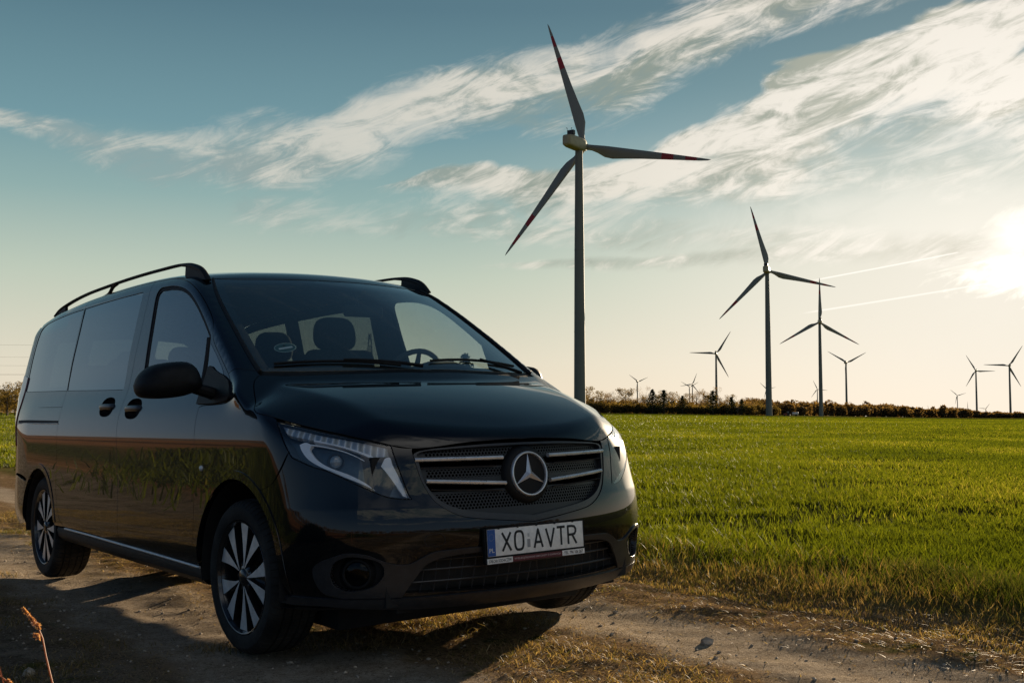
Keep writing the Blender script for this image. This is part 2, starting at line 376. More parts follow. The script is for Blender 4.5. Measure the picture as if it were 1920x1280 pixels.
def sample_polar(n,a0,a1,r0,r1,p=1.0):
    a=np.radians(a0+(a1-a0)*np.random.rand(n)); r=r0*(r1/r0)**(np.random.rand(n)**p)
    return r*np.sin(a),r*np.cos(a),r
# crop: young cereal across the field
x,y,r=sample_polar(600000,-27,33,4.2,95,.80)
yvv=VM[0,1]*(x-VT[0])+VM[1,1]*(y-VT[1]); xvv=VM[0,0]*(x-VT[0])+VM[1,0]*(y-VT[1])
yed=yvv+.28*fnoise(x,y,1.3,1)+.12*fnoise(x,y,5,9)
dens=fnoise(x,y,1.1,2)+.9*fnoise(x,y,3.2,3)
keep=(yed>2.08)&((dens>-1.15)|(np.random.rand(len(x))<.25)); 
x,y,r,yed=x[keep],y[keep],r[keep],yed[keep]
ok=np.random.rand(len(x))<np.clip((yed-2.0)/1.0,.3,1); x,y,r,yed=x[ok],y[ok],r[ok],yed[ok]
jit=.02*np.random.randn(2,len(x)); x+=jit[0];y+=jit[1]
P=np.stack([x,y,gh(x,y)-.006],1); n=len(x)
H=(.052+.060*np.random.rand(n))*(.75+.25*np.clip(fnoise(x,y,.9,5)+.5,0,1))
Wd=(.0038+.003*np.random.rand(n))*np.clip((r/6)**.78,1,9)
hue=np.clip(.42+.18*fnoise(x,y,.7,6)+.22*np.random.randn(n),0,1)
blades('crop_grass',P,H,Wd,hue,M_crop,.55,kind='stuff',label='short green young cereal crop covering the field',category='crop')
x,y,r=sample_polar(150000,-27,33,70,420,1.0)
P=np.stack([x,y,gh(x,y)-.006],1);n=len(x);ln=np.abs(((y+.12*x)/38.0)%1-.5)<.03
kk=~ln|(np.random.rand(n)<.2);P,r,x,y=P[kk],r[kk],x[kk],y[kk];n=len(x)
blades('crop_grass_far',P,.09+.07*np.random.rand(n),(.006+.003*np.random.rand(n))*(r/6)**.85,np.clip(.38+.16*fnoise(x,y,.08,8)+.2*np.random.randn(n),0,1),M_crop,.6,kind='stuff',label='short green crop farther out in the field',category='crop')
# verge of half dry grass along the crop
n=150000; xv_=-14+24*np.random.rand(n); yv_=1.75+1.25*np.random.rand(n)**1.1
yv_+=.16*fnoise(xv_,yv_,1.7,11)-.10*np.clip(xv_-1,0,3)
p=v2w(np.stack([xv_,yv_,0*xv_],1)); x,y=p[:,0],p[:,1]
kk=(np.random.rand(n)<np.clip(.55+.5*fnoise(x,y,3.3,12),.12,1))&((y>0.6)); x,y,yv_=x[kk],y[kk],yv_[kk]; n=len(x); r=np.hypot(x,y)
P=np.stack([x,y,gh(x,y)-.004],1); f=np.clip((yv_-1.75)/.9,0,1)
blades('verge_grass',P,(.015+.055*f+.06*np.random.rand(n)*(.3+f)),(.0028+.002*np.random.rand(n))*np.clip(r/6,1,3),np.clip(.60-.50*f+.24*np.random.randn(n)-.1*fnoise(x,y,2.2,13),0,1),M_dry,.6,kind='stuff',label='half dry grass verge between track and field',category='grass')
# thin dry grass and moss on the track and foreground
n=230000; xv_=-9+16.5*np.random.rand(n); yv_=-4.6+6.6*np.random.rand(n)
p=v2w(np.stack([xv_,yv_,0*xv_],1)); x,y=p[:,0],p[:,1]
rutm=np.maximum(np.exp(-((yv_-.80)/.34)**2),np.exp(-((yv_+.85)/.45)**2))
cl=fnoise(x,y,2.4,21)+.8*fnoise(x,y,6.5,22)
kk=(cl>.1+1.5*rutm)&(np.hypot(x,y)>1.2); x,y,yv_,cl=x[kk],y[kk],yv_[kk],cl[kk]; n=len(x); r=np.hypot(x,y)
P=np.stack([x,y,gh(x,y)-.003],1)
blades('track_grass',P,.010+.028*np.random.rand(n)**1.5+.012*np.clip(cl,0,1),(.0025+.002*np.random.rand(n)),np.clip(.66+.25*np.random.randn(n)-.35*(fnoise(x,y,1.6,23)>.75),0,1),M_dry,1.6,kind='stuff',label='flattened dry grass along the middle of the dirt track',category='grass')
n=300000; xv_=-9+16.5*np.random.rand(n); yv_=-4.6+6.7*np.random.rand(n)
p=v2w(np.stack([xv_,yv_,0*xv_],1)); x,y=p[:,0],p[:,1]
rutm=np.maximum(np.exp(-((yv_-.80)/.30)**2),np.exp(-((yv_+.85)/.40)**2))
kk=(np.random.rand(n)<.9*(1-rutm)**1.5*np.clip(.6+.5*fnoise(x,y,4.1,51),.05,1)+.03)&(np.hypot(x,y)>1.1); x,y=x[kk],y[kk]; n=len(x)
P=np.stack([x,y,gh(x,y)+.001],1)
blades('straw_litter',P,.004+.012*np.random.rand(n),.0022+.0025*np.random.rand(n),np.clip(.75+.3*np.random.randn(n),0,1),M_dry,4.5,kind='stuff',label='dry straw litter lying on the dirt track',category='straw')
# pebbles
M_peb=vary(pmat('pebble',(.40,.33,.25),.9),14,.5)
mb=MB(); rs=np.random.RandomState(5)
ico=bmesh.new(); bmesh.ops.create_icosphere(ico,subdivisions=1,radius=1.0); ico.verts.index_update()
IV=np.array([v.co[:] for v in ico.verts]); IF=[[v.index for v in f.verts] for f in ico.faces]; ico.free()
for i in range(9000):
    xq=-6+12.5*rs.rand(); yq=-3.8+5.4*rs.rand(); w0=v2w((xq,yq,0)); 
    if np.hypot(w0[0],w0[1])<1.5: continue
    s=.0032+.009*rs.rand()**6
    V=IV*(1+.25*rs.randn(len(IV),1))*np.array([1,.8,.6])*s; a=rs.rand()*6.28; c,sn=np.cos(a),np.sin(a)
    V=V@np.array([[c,sn,0],[-sn,c,0],[0,0,1]]); mb.add(V+np.array([w0[0],w0[1],float(gh(w0[0],w0[1]))+s*.2]),IF)
obj('pebbles',mb.mesh('pebbles',M_peb,smooth=False,fix=False),kind='stuff',label='small stones scattered over the dirt track',category='stones')
# stones one can pick out on the sandy rut
def stone(px,yv,s,lab):
    w0=v2w((px,yv,0)); m=MB(); V=IV*(1+.18*rs.randn(len(IV),1))*np.array([1.1,.85,.7])*s; m.add(V,IF)
    obj('stone',m.mesh('stone',M_peb,smooth=False,fix=False),None,(w0[0],w0[1],float(gh(w0[0],w0[1]))+s*.3),None,label=lab,category='stone')
# verge bushes on the far side of the track (reflected in the van's side)
n=60000; xv_=-16+26*np.random.rand(n); yv_=-7.0+.9*np.random.randn(n); hh=np.clip(.42+.35*fnoise(xv_,yv_*0,1.3,31),.05,1)
kk=(np.abs(xv_-5.2)>3.0)
xv_,yv_,hh=xv_[kk],yv_[kk],hh[kk];n=len(xv_)
p=v2w(np.stack([xv_,yv_,0*xv_],1)); P=np.stack([p[:,0],p[:,1],gh(p[:,0],p[:,1])],1)
P[:,2]+=hh*.8*np.random.rand(n)**1.5
blades('roadside_weeds',P,.10+.15*hh,np.full(n,.028),np.clip(.25+.22*np.random.randn(n),0,1),M_crop,1.6,kind='stuff',label='low weeds along the far verge behind the camera',category='weeds')

# ---------------- trees ----------------
M_bark=vary(pmat('bark',(.07,.05,.035),.9),3,.4)
M_bare=leafmat('bare_twigs',[(0,(.085,.055,.030)),(.5,(.14,.090,.045)),(1,(.22,.145,.075))],.5,.8,.1)
M_bud=leafmat('budding_leaves',[(0,(.065,.050,.020)),(.5,(.12,.085,.032)),(1,(.19,.135,.05))],.55,.7,.1)
M_con=leafmat('needles',[(0,(.010,.018,.009)),(.6,(.022,.034,.014)),(1,(.05,.06,.02))],.15,.8,.1)
M_blos=leafmat('blossom',[(0,(.18,.13,.11)),(1,(.42,.34,.30))],.4,.8,.1)
def cards(C,size,seed,flat=.0):
    rs=np.random.RandomState(seed);n=len(C)
    d1=rs.randn(n,3);d1/=np.linalg.norm(d1,axis=1,keepdims=True);d2=np.cross(d1,rs.randn(n,3));d2/=np.linalg.norm(d2,axis=1,keepdims=True)
    s=(size*(.5+rs.rand(n)))[:,None]
    V=np.stack([C-d1*s,C+d2*s*.45,C+d1*s,C-d2*s*.45],1).reshape(-1,3); F=np.arange(4*n).reshape(n,4); return V,F
def limb_mesh(h,seed,spread,mat,nb=9):
    rs=np.random.RandomState(seed);m=MB(); m.tube([(0,0,-.3),(0.1*rs.randn(),.1*rs.randn(),h*.35),(.2*rs.randn(),.2*rs.randn(),h*.8)],[h*.022,h*.016,h*.005],6)
    ends=[]
    for i in range(nb):
        a=rs.rand()*6.28;z0=h*(.22+.45*rs.rand());L=spread*(.6+.5*rs.rand())
        e=np.array([np.cos(a)*L,np.sin(a)*L,z0+h*(.18+.28*rs.rand())]);mid=np.array([np.cos(a)*L*.5,np.sin(a)*L*.5,z0+h*.08])
        m.tube([(0,0,z0),mid,e],[h*.009,h*.006,h*.002],5); ends.append(e)
    return m.mesh('trunk',mat,fix=False),ends
def tree_mesh(kind,h,seed):
    rs=np.random.RandomState(seed)
    if kind=='con':
        m=MB();m.tube([(0,0,-.3),(0,0,h*.6),(0,0,h)],[h*.02,h*.012,h*.002],6);tr=m.mesh('trunk',M_bark,fix=False)
        C=[];
        for k in range(1000):
            z=h*(.08+.92*rs.rand()**.85);tier=(z/h*7+.35*np.sin(seed))%1.0
            R=h*.33*(1.02-(z/h))**.55*(.35+.75*(1-tier)); a=rs.rand()*6.28;q=rs.rand()**.5
            lump=1+.25*np.sin(3*a+z*2+seed)
            C.append((np.cos(a)*R*q*lump,np.sin(a)*R*q*lump,z-q*R*.25))
        C=np.array(C);V,F=cards(C,np.full(len(C),h*.028),seed); hue=np.clip(.4+.3*rs.randn(len(C)),0,1);mat=M_con
    else:
        spread=h*(.34 if kind!='bush' else .55)
        tr,ends=limb_mesh(h,seed,spread*.8,M_bark)
        lob=[(np.array(e),h*(.10+.12*rs.rand())) for e in ends]+[(np.array([0,0,h*.78]),h*.18)]+[(np.array([rs.randn()*spread*.3,rs.randn()*spread*.3,h*(.25+.3*rs.rand())]),h*.2) for _ in range(5)]
        C=[];nn=1100 if kind!='bare' else 1300
        for k in range(nn):
            c,r_=lob[rs.randint(len(lob))];d=rs.randn(3);d/=np.linalg.norm(d);C.append(c+d*r_*rs.rand()**.4*np.array([1.1,1.1,.9]))
        C=np.array(C);C[:,2]=np.clip(C[:,2],h*.03,None)
        V,F=cards(C,np.full(len(C),h*(.016 if kind=='bare' else .028)),seed);hue=np.clip(.45+.25*rs.randn(len(C)),0,1)
        mat={'bare':M_bare,'bud':M_bud,'bush':M_bud,'blos':M_blos}[kind]
    me=mesh_np('crown',V,F,mat,smooth=False)
    at=me.attributes.new('hue','FLOAT','POINT');at.data.foreach_set('value',np.repeat(hue,4).astype(np.float32))
    return tr,me
def px2w(px,D,z=0): return np.array([(px-960)/2108.28*D,D,z])
PROT={}
def tree(kind,px,D,hpx,label,cat='tree',name='tree',group=None,var=0,wide=1.0):
    key=(kind,var)
    if key not in PROT: PROT[key]=tree_mesh(kind,10.0,100+hash(kind)%7*0+var*13+len(kind)*7)
    tr,cr=PROT[key]; H=hpx/2108.28*D
    p=px2w(px,D); r=bpy.data.objects.new(name,None); COL.objects.link(r); r.location=(p[0],p[1],float(gh(p[0],p[1]))-.1)
    r.scale=(H/10*wide,H/10*wide,H/10); r.rotation_euler=(0,0,random.random()*6.28); r['label']=label; r['category']=cat
    if group: r['group']=group
    obj('trunk',tr,r); obj('crown',cr,r); return r
con=[(1223,812,46,'taller left one of the two dark conifers standing close together'),(1244,812,45,'right one of the two dark conifers standing close together'),
     (1279,812,35,'squat dark conifer between the paired conifers and the tallest one'),(1336,811,45,'tall dark conifer in front of the small wind turbine tower'),
     (1371,812,34,'small dark conifer with a leaning top right of the tallest conifer'),(1390,812,30,'smallest dark conifer just left of the second largest turbine')]
for i,(px,D,h,l) in enumerate(con): tree('con',px,D,h,l,'conifer','conifer_tree',None,i%3,1.35)
rs=np.random.RandomState(3)
ORD=['first','second','third','fourth','fifth','sixth','seventh','eighth','ninth','tenth','eleventh','twelfth','thirteenth','fourteenth','fifteenth','sixteenth','seventeenth','eighteenth','nineteenth','twentieth']
nb_=[0,0]
for i in range(38):
    px=1092+ i*8.9+rs.randn()*1.2; D=840+rs.rand()*120; hp=(38 if px<1350 else 28)*(.62+.60*rs.rand())-max(0,px-1380)*.12
    k='bare' if (i*7)%5<2 or i%6==0 else 'bud'; q=0 if k=='bare' else 1
    if nb_[q]>19: k='bud' if q==0 else 'bare'; q=1-q
    nm=ORD[nb_[q]]; nb_[q]+=1
    tree(k,px,D,hp,(nm+' bare brown tree from the left in the row beyond the field') if q==0 else (nm+' budding tree from the left in the row beyond the field'),'tree','tree','tree row beyond the field, '+('bare ones' if k=='bare' else 'budding ones'),i%3,1.0)
tree('blos',1384,812,17,'pale blossoming shrub at the foot of the distant trees','shrub','blossoming_shrub')
tree('bush',1417,800,13,'rounded bush beside the foot of the second largest turbine','bush','bush',None,1,1.3)
tree('con',873,240,119,'taller dark conifer seen through the van front left window','conifer','conifer_tree',None,1,1.0)
tree('con',846,242,106,'shorter dark conifer seen through the van front left window','conifer','conifer_tree',None,2,1.0)
# trees at the left edge, behind the van
lf=[(-30,330,50),(-12,330,44),(4,340,42),(17,345,38),(30,335,50),(44,335,46),(60,340,52),(80,345,40)]
for i,(px,D,h) in enumerate(lf): tree('bud',px,D,h*1.12,ORD[i]+' brown tree from the left in the group behind the van' ,'tree','tree','trees at the left edge behind the van',i%3,1.15)
for i in range(7): tree('bush',-30+i*15,300+5*(i%3),42+7*(i%2),ORD[i]+' orange brown shrub from the left, behind the van','shrub','shrub','shrubs at the left edge behind the van',i%3,1.3)
# the far wood (reads as one mass)
def wood(name,pts,seed,mat,size,per,label):
    rs=np.random.RandomState(seed);C=[]
    for (x,y,h,w_) in pts:
        k=rs.randn(per,3);k/=np.linalg.norm(k,axis=1,keepdims=True);k*=rs.rand(per,1)**.35
        c=np.array([x,y,h*.52])+k*np.array([w_,w_,h*.50]);c[:,2]=np.maximum(c[:,2],.3)+float(gh(x,y));C.append(c)
    C=np.concatenate(C);V,F=cards(C,np.full(len(C),size),seed)
    me=mesh_np(name,V,F,mat,smooth=False);at=me.attributes.new('hue','FLOAT','POINT')
    per_crown=np.repeat(rs.rand(len(pts)),per); hue=np.clip(.25+.5*per_crown+.15*rs.randn(len(C)),0,1)
    at.data.foreach_set('value',np.repeat(hue,4).astype(np.float32)); obj(name,me,kind='stuff',label=label,category='wood')
pts=[]
for i in range(330):
    px=1395+i*1.85+rs.randn()*2; D=1450+rs.rand()*350
    top=float(np.interp(px,[1395,1450,1500,1620,1720,1800,1850,1900,2000],[30,28,25,24,19,16,12,9,8]))*(.66+.42*rs.rand())+1.5*math.sin(px*.05)+(4.5 if rs.rand()<.08 else 0)
    hm=max(4,top)*D/2108.28; p=px2w(px,D); pts.append((p[0],p[1],hm,5+4*rs.rand()))
wood('far_wood',pts,9,M_bare,2.0,230,'brown leafless wood along the horizon to the right')
pts=[]
for i in range(120):
    px=1062+i*3.3+rs.randn()*2; D=822+rs.rand()*20; hp=12+11*rs.rand(); p=px2w(px,D); pts.append((p[0],p[1],hp*D/2108.28,2.5+2.*rs.rand()))
wood('far_undergrowth',pts,14,M_bud,.75,200,'brown scrub along the foot of the distant tree row')
pts=[]
for i in range(170):
    px=-320+i*8.1+rs.randn()*4; D=980+rs.rand()*90; hp=24*(.5+.7*rs.rand()); p=px2w(px,D); pts.append((p[0],p[1],hp*D/2108.28,4+3.*rs.rand()))
for i in range(150):
    px=1060+i*2.6+rs.randn()*2; D=960+rs.rand()*60; hp=(22 if px<1350 else 20)*(.6+.6*rs.rand())
    p=px2w(px,D); pts.append((p[0],p[1],hp*D/2108.28,3.5+2.5*rs.rand()))
wood('far_copse',pts,12,M_bare,1.1,170,'dense brown undergrowth behind the distant tree row')
pts=[]
for i in range(300):                     # tree belt behind the camera, only mirrored in the paint
    a=rad(95+170*i/300.)+rs.randn()*.01; R=260+60*rs.rand(); pts.append((math.sin(a)*R,math.cos(a)*R,7+6*rs.rand()+2*math.sin(i*.3),4+2*rs.rand()))
wood('distant_tree_belt',pts,10,M_bare,.9,110,'leafless tree belt across the ploughed field behind the camera')

# ---------------- wind turbines ----------------
M_tur=vary(pmat('turbine_paint',(.15,.16,.14),.7),.05,.08)
def blade_mat():
    m=pmat('blade_paint',(.20,.21,.18),.4); t,b=nt(m); o=t.new('ShaderNodeTexCoord').outputs['Object']; s=t.new('ShaderNodeSeparateXYZ'); t.link(o,s.inputs[0]); z=s.outputs[2]
    f=t.math('MAXIMUM',t.mul(t.math('GREATER_THAN',z,28.8),t.math('LESS_THAN',z,33.0)),t.mul(t.math('GREATER_THAN',z,37.2),t.math('LESS_THAN',z,41.2)))
    t.link(t.mix(f,(.20,.21,.18),(.30,.012,.010)),b.inputs['Base Color']); return m
M_blade=blade_mat(); M_blp=M_tur; M_tdark=pmat('dark_fittings',(.03,.03,.03),.5)
def blade_mesh(mat,R=46.0):
    # sections: (z, chord, thickness, offset of leading edge, twist)
    S=[(1.2,1.9,1.9,0,0),(3.0,1.9,1.8,0,0),(5.0,2.5,1.5,.25,16),(8.0,3.7,1.1,.8,14),(11.0,3.9,.85,.95,11),(16,3.3,.62,.75,8),(22,2.7,.46,.55,5),(29,2.1,.33,.4,3),(36,1.5,.22,.28,1),(42,.95,.13,.18,0),(45,.5,.07,.1,0),(46,.08,.03,0,0)]
    V=[];k=14;a=np.linspace(0,2*np.pi,k,endpoint=False)
    for z,c,th,off,tw in S:
        x=np.cos(a)*c/2; yy=np.sin(a)*th/2*(1-.0*x)
        if z>4: yy=yy*(1-.55*(x/(c/2)))*.8
        x=x+off; t_=rad(tw);V.append(np.stack([x*math.cos(t_)-yy*math.sin(t_),x*math.sin(t_)+yy*math.cos(t_),np.full(k,z)],1))
    F=[(i*k+j,i*k+(j+1)%k,(i+1)*k+(j+1)%k,(i+1)*k+j) for i in range(len(S)-1) for j in range(k)]+[tuple((len(S)-1)*k+j for j in range(k))]
    V=np.concatenate(V); V[:,1]-=.00035*V[:,2]**2*1.0
    return mesh_np('blade',V,F,mat)
BL=blade_mesh(M_blade); BLP=blade_mesh(M_blp)
mb=MB(); mb.lathe([(2.15,0),(2.1,6),(1.95,29.85),(2.0,29.9),(2.0,30.1),(1.95,30.15),(1.75,59.85),(1.80,59.9),(1.80,60.1),(1.75,60.15),(1.45,90),(1.35,97.6),(0,97.6)],72,'z'); mb.lathe([(2.6,-.6),(2.6,.25),(0,.25)],24,'z')
TOW=mb.mesh('tower',M_tur)
def nac_mesh():
    m=MB()
    prof=[(-8.2,.9,1.1),(-7.8,1.5,1.6),(-6,1.75,1.85),(-1,1.8,1.9),(2.2,1.7,1.8),(3.0,1.35,1.4)]
    V=[];k=20;a=np.linspace(0,2*np.pi,k,endpoint=False)
    for yy,hw,hh in prof:
        yy*=1.15;hw*=1.12;hh*=1.22
        cx=np.sign(np.cos(a))*np.abs(np.cos(a))**.38*hw; cz=np.sign(np.sin(a))*np.abs(np.sin(a))**.38*hh
        V.append(np.stack([cx,np.full(k,yy),cz+.4],1))
    F=[(i*k+j,i*k+(j+1)%k,(i+1)*k+(j+1)%k,(i+1)*k+j) for i in range(len(prof)-1) for j in range(k)]+[tuple(range(k)),tuple((len(prof)-1)*k+j for j in range(k))]
    m.add(np.concatenate(V),F); return m.mesh('nacelle',vary(pmat('nacelle_paint',(.34,.30,.18),.5),.6,.1))
NAC=nac_mesh()
mb=MB(); mb.box((0,-5.6,3.7),(2.6,1.5,1.7),b=.1); mb.tube([(-.9,-6.9,2.6),(-.9,-6.9,5.2)],.06,6); mb.tube([(.9,-6.9,2.6),(.9,-6.9,5.0)],.06,6); mb.box((-.9,-7.2,5.1),(.1,.9,.2)); mb.box((.9,-6.9,5.0),(.4,.1,.25)); COOL=mb.mesh('cooler',M_tdark)
mb=MB(); mb.lathe([(0,6.0),(.6,5.9),(1.2,5.4),(1.65,4.4),(1.75,3.6),(1.6,3.0),(0,2.9)],28,'y',(0,0,.4)); HUB=mb.mesh('rotor_hub',M_tur)
def turbine(px,D,ang,label,yaw=25,R=1.0,zb=0.,red=False,hh=100.,parts=True):
    p=px2w(px,D); r=bpy.data.objects.new('wind_turbine',None); COL.objects.link(r); g0=float(gh(p[0],p[1])) if zb==0 else 0.; hh=hh-g0; r.location=(p[0],p[1],zb+g0); r.rotation_euler=(0,0,-rad(yaw))
    s=hh/100.; r['label']=label; r['category']='wind turbine'; r['group']='wind turbines on the plain'
    o=obj('tower',TOW,r); o.scale=(s,s,s)
    if parts:
        o=obj('nacelle',NAC,r); o.location=(0,0,98.6*s); c=obj('cooler',COOL,o)
    else:
        o=obj('nacelle',NAC,r); o.location=(0,0,98.6*s)
    o=obj('rotor_hub',HUB,r); o.location=(0,0,98.6*s)
    for k in range(3):
        bl=obj('blade',BL if red else BLP,r); bl.location=(0,4.3,99.0*s); bl.rotation_euler=(0,rad(ang+120*k),0); bl.scale=(R,1,R)
    return r
TU=[(1087,408,-17.5,'largest wind turbine with red banded blades rising behind the van',33,1.12,0,True,100),
(1441,775,-14,'second largest wind turbine with one blade pointing up left',20,1.03,0,True,100),
(1538.5,1222,1,'third wind turbine with one blade pointing straight up',10,1.06,0,True,100),
(1343,1890,33,'small dark wind turbine left of the second largest one with a level left blade',15,.98,0,False,100),
(1586.5,2240,-57,'small wind turbine with a V of two raised blades right of the third turbine',30,.95,0,False,100),
(1830,2680,-29,'wind turbine with a level right blade, left of the one cut by the edge',15,.95,0,False,100),
(1893,2380,33,'rightmost large wind turbine, cut by the edge, with a level left blade',15,1.1,0,False,100),
(1195,3640,-52,'tiny wind turbine above the trees left of the conifers',25,.82,0,False,100),
(1298,4000,22,'right turbine of the overlapping tiny pair above the trees',10,.95,0,False,100),
(1292.5,4400,-58,'left turbine of the overlapping tiny pair above the trees',15,.86,0,False,100),
(1437,4870,-44,'tiny wind turbine hidden partly behind the second turbine tower',15,.9,0,False,100),
(1532,4870,-24,'tiny wind turbine just left of the third turbine tower',15,.95,0,False,100),
(1794,6700,-47,'tiny wind turbine with raised V blades left of the two at the right edge',15,1.15,0,False,100),
(1813,7200,0,'very faint wind turbine low on the horizon with a blade straight up',10,.95,-75,False,100),
(1846.5,7200,38,'very faint wind turbine low on the horizon between the two at the right',10,.95,-78,False,100),
(1594,8000,4,'faint blade tip of a far turbine right of the V shaped one',10,1.0,-66,False,100),
(1693,8600,25,'faint blade tip of a far turbine over the wood',10,1.0,-92,False,100),
(1740,8600,-8,'faint blade tip of a far turbine over the wood near its right end',10,1.0,-90,False,100)]
for q in TU: turbine(q[0],q[1],q[2],q[3],q[4],q[5],q[6],q[7],q[8])
# ---------------- far machines by the second turbine ----------------
M_mr=vary(pmat('machine_red',(.22,.03,.02),.5),2,.3); M_mw=vary(pmat('machine_white',(.55,.53,.5),.5),2,.2); M_mk=pmat('machine_tyre',(.02,.02,.02),.8); M_mg=pmat('machine_glass',(.03,.04,.05),.1)
p=px2w(1474,800); tr=bpy.data.objects.new('tractor',None); COL.objects.link(tr); tr.location=(p[0],p[1],float(gh(p[0],p[1]))); tr['label']='tiny dark red tractor parked right of the second turbine foot'; tr['category']='tractor'
mb=MB(); mb.box((-1.0,0,1.3),(2.4,1.0,.9),b=.15); mb.box((.8,0,1.2),(1.6,1.3,1.0),b=.1); mb.make('body',M_mr,tr)
mb=MB(); mb.box((.9,0,2.3),(1.4,1.4,1.3),b=.12); mb.make('cab',M_mg,tr)
mb=MB(); mb.box((.9,0,3.0),(1.6,1.6,.15),b=.05); mb.make('roof',M_mw,tr)
for sx,rr in ((1.1,.9),(-1.5,.6)):
    for sy in (-.9,.9):
        mb=MB(); mb.lathe([(rr*.3,-.2),(rr*.9,-.22),(rr,-.15),(rr,.15),(rr*.9,.22),(rr*.3,.2)],20,'y',(0,0,0)); mb.make('wheel',M_mk,tr,loc=(sx,sy,rr))
p=px2w(1490,800); tr=bpy.data.objects.new('tank_trailer',None); COL.objects.link(tr); tr.location=(p[0],p[1],float(gh(p[0],p[1]))); tr['label']='tiny white tank trailer standing right of the far tractor'; tr['category']='trailer'
mb=MB(); mb.lathe([(0,-2.2),(.7,-2.15),(1.0,-1.8),(1.05,0),(1.0,1.8),(.7,2.15),(0,2.2)],20,'x',(0,0,1.8)); mb.make('tank',M_mw,tr)
mb=MB(); mb.box((0,0,.8),(4.6,1.2,.2)); mb.box((-2.9,0,.75),(1.6,.15,.12)); mb.make('chassis',M_mk,tr)
for sy in (-.8,.8):
    mb=MB(); mb.lathe([(.2,-.18),(.55,-.18),(.6,-.1),(.6,.1),(.55,.18),(.2,.18)],18,'y'); mb.make('wheel',M_mk,tr,loc=(.6,sy,.6))
# ---------------- power line at the far left ----------------
M_wire=pmat('wire',(.08,.07,.06),.6); M_pyl=vary(pmat('pylon_steel',(.22,.22,.21),.5,.6),1,.2)
def pylon(x,y,lab):
    r=bpy.data.objects.new('power_pylon',None); COL.objects.link(r); r.location=(x,y,0); r['label']=lab; r['category']='pylon'; r['group']='pylons of the power line'
    mb=MB(); H=22
    for sx in (-1,1):
        for sy in (-1,1): mb.tube([(sx*1.6,sy*1.6,0),(sx*.25,sy*.25,H)],.09,5)
    for k in range(8):
        z0=H*k/8;z1=H*(k+1)/8;r0=1.6-1.35*k/8;r1=1.6-1.35*(k+1)/8
        for sy in (-1,1): mb.tube([(-r0,sy*r0,z0),(r1,sy*r1,z1)],.04,4); mb.tube([(r0,sy*r0,z0),(-r1,sy*r1,z1)],.04,4); mb.tube([(sy*r0,-r0,z0),(sy*r1,r1,z1)],.04,4)
    mb.make('lattice_tower',M_pyl,r)
    for z,L in ((13,4.0),(17.,3.2),(21.,2.0)):
        mb=MB(); mb.tube([(0,-L,z),(0,0,z+.5),(0,L,z)],.08,5); mb.make('crossarm',M_pyl,r)
xa,xb_,yy=-190,-38,300
pylon(xa,yy,'left lattice pylon of the power line, outside the picture'); pylon(xb_,yy,'lattice pylon of the power line hidden behind the van')
for k,(z,dy) in enumerate(((11.3,-3.8),(11.7,3.8),(14.0,3.),(16.0,-3.),(19.4,0.))):
    P_=[(xa+(xb_-xa)*s,yy+dy,z-2.2*s*(1-s)) for s in np.linspace(0,1,30)]
    mb=MB(); mb.tube(P_,.017,5); names=['lowest near wire','lowest far wire','lower middle wire','upper middle wire','topmost wire']
    o=mb.make('power_cable',M_wire,None,label=names[k]+' of the power line left of the van',category='cable')
# ---------------- dry grass stems close to the camera ----------------
M_stem=leafmat('stem',[(0,(.36,.16,.09)),(.5,(.55,.30,.18)),(1,(.75,.50,.33))],.4,.6)
def px_at(px,py,D):
    p=rad(3.584); d=np.array([(px-960)/2108.28,math.cos(p)+(py-640)/2108.28*math.sin(p),math.sin(p)-(py-640)/2108.28*math.cos(p)]); return np.array([0,0,1.033])+d*D/d[1]
def stem(pp,D,head,label):
    pts=[px_at(a,b_,D) for a,b_ in pp]; base=pts[-1].copy(); gz=float(gh(base[0],base[1])); low=base+np.array([.03,.01,gz-base[2]])
    pts=pts+[base*.6+low*.4,low]; o0=np.array(low); P_=np.array(pts)-o0
    r=bpy.data.objects.new('grass_stem',None); COL.objects.link(r); r.location=tuple(o0); r['label']=label; r['category']='grass stem'; r['group']='dry stems in front'
    mb=MB(); mb.tube(P_,np.linspace(.0009,.0017,len(P_)),6); me=mb.mesh('stalk',M_stem,fix=False)
    at=me.attributes.new('hue','FLOAT','POINT'); at.data.foreach_set('value',np.full(len(me.vertices),.25,np.float32)); obj('stalk',me,r)
    # seed head
    C=[];
    for a,b_,rr,nn in head:
        a=np.array(px_at(a[0],a[1],D))-o0;b2=np.array(px_at(b_[0],b_[1],D))-o0
        s=np.random.rand(nn)[:,None]; C.append(a+(b2-a)*s+np.random.randn(nn,3)*rr*(np.sin(np.pi*np.clip(s,.1,.9))))
    if C:
        C=np.concatenate(C);V,F=cards(C,np.full(len(C),.0032),4);me=mesh_np('seed_head',V,F,M_stem,smooth=False)
        at=me.attributes.new('hue','FLOAT','POINT');at.data.foreach_set('value',np.repeat(np.random.rand(len(C)),4).astype(np.float32)); obj('seed_head',me,r)
stem([(44,1141),(58,1160),(72,1176),(80,1196),(86,1228),(94,1262),(101,1290)],1.9,[((43,1140),(60,1160),.0016,130),((58,1158),(74,1178),.0022,160),((64,1188),(74,1196),.002,70)],'taller dry grass stem with a pink brown seed head at bottom left')
stem([(-8,1225),(2,1262),(10,1292)],1.9,[],'bare thin grass stem at the bottom left corner')
stem([(-12,1258),(8,1272),(22,1284),(24,1300)],1.9,[((14,1273),(22,1283),.0015,50)],'short bent grass stem with a small seed head in the bottom left corner')
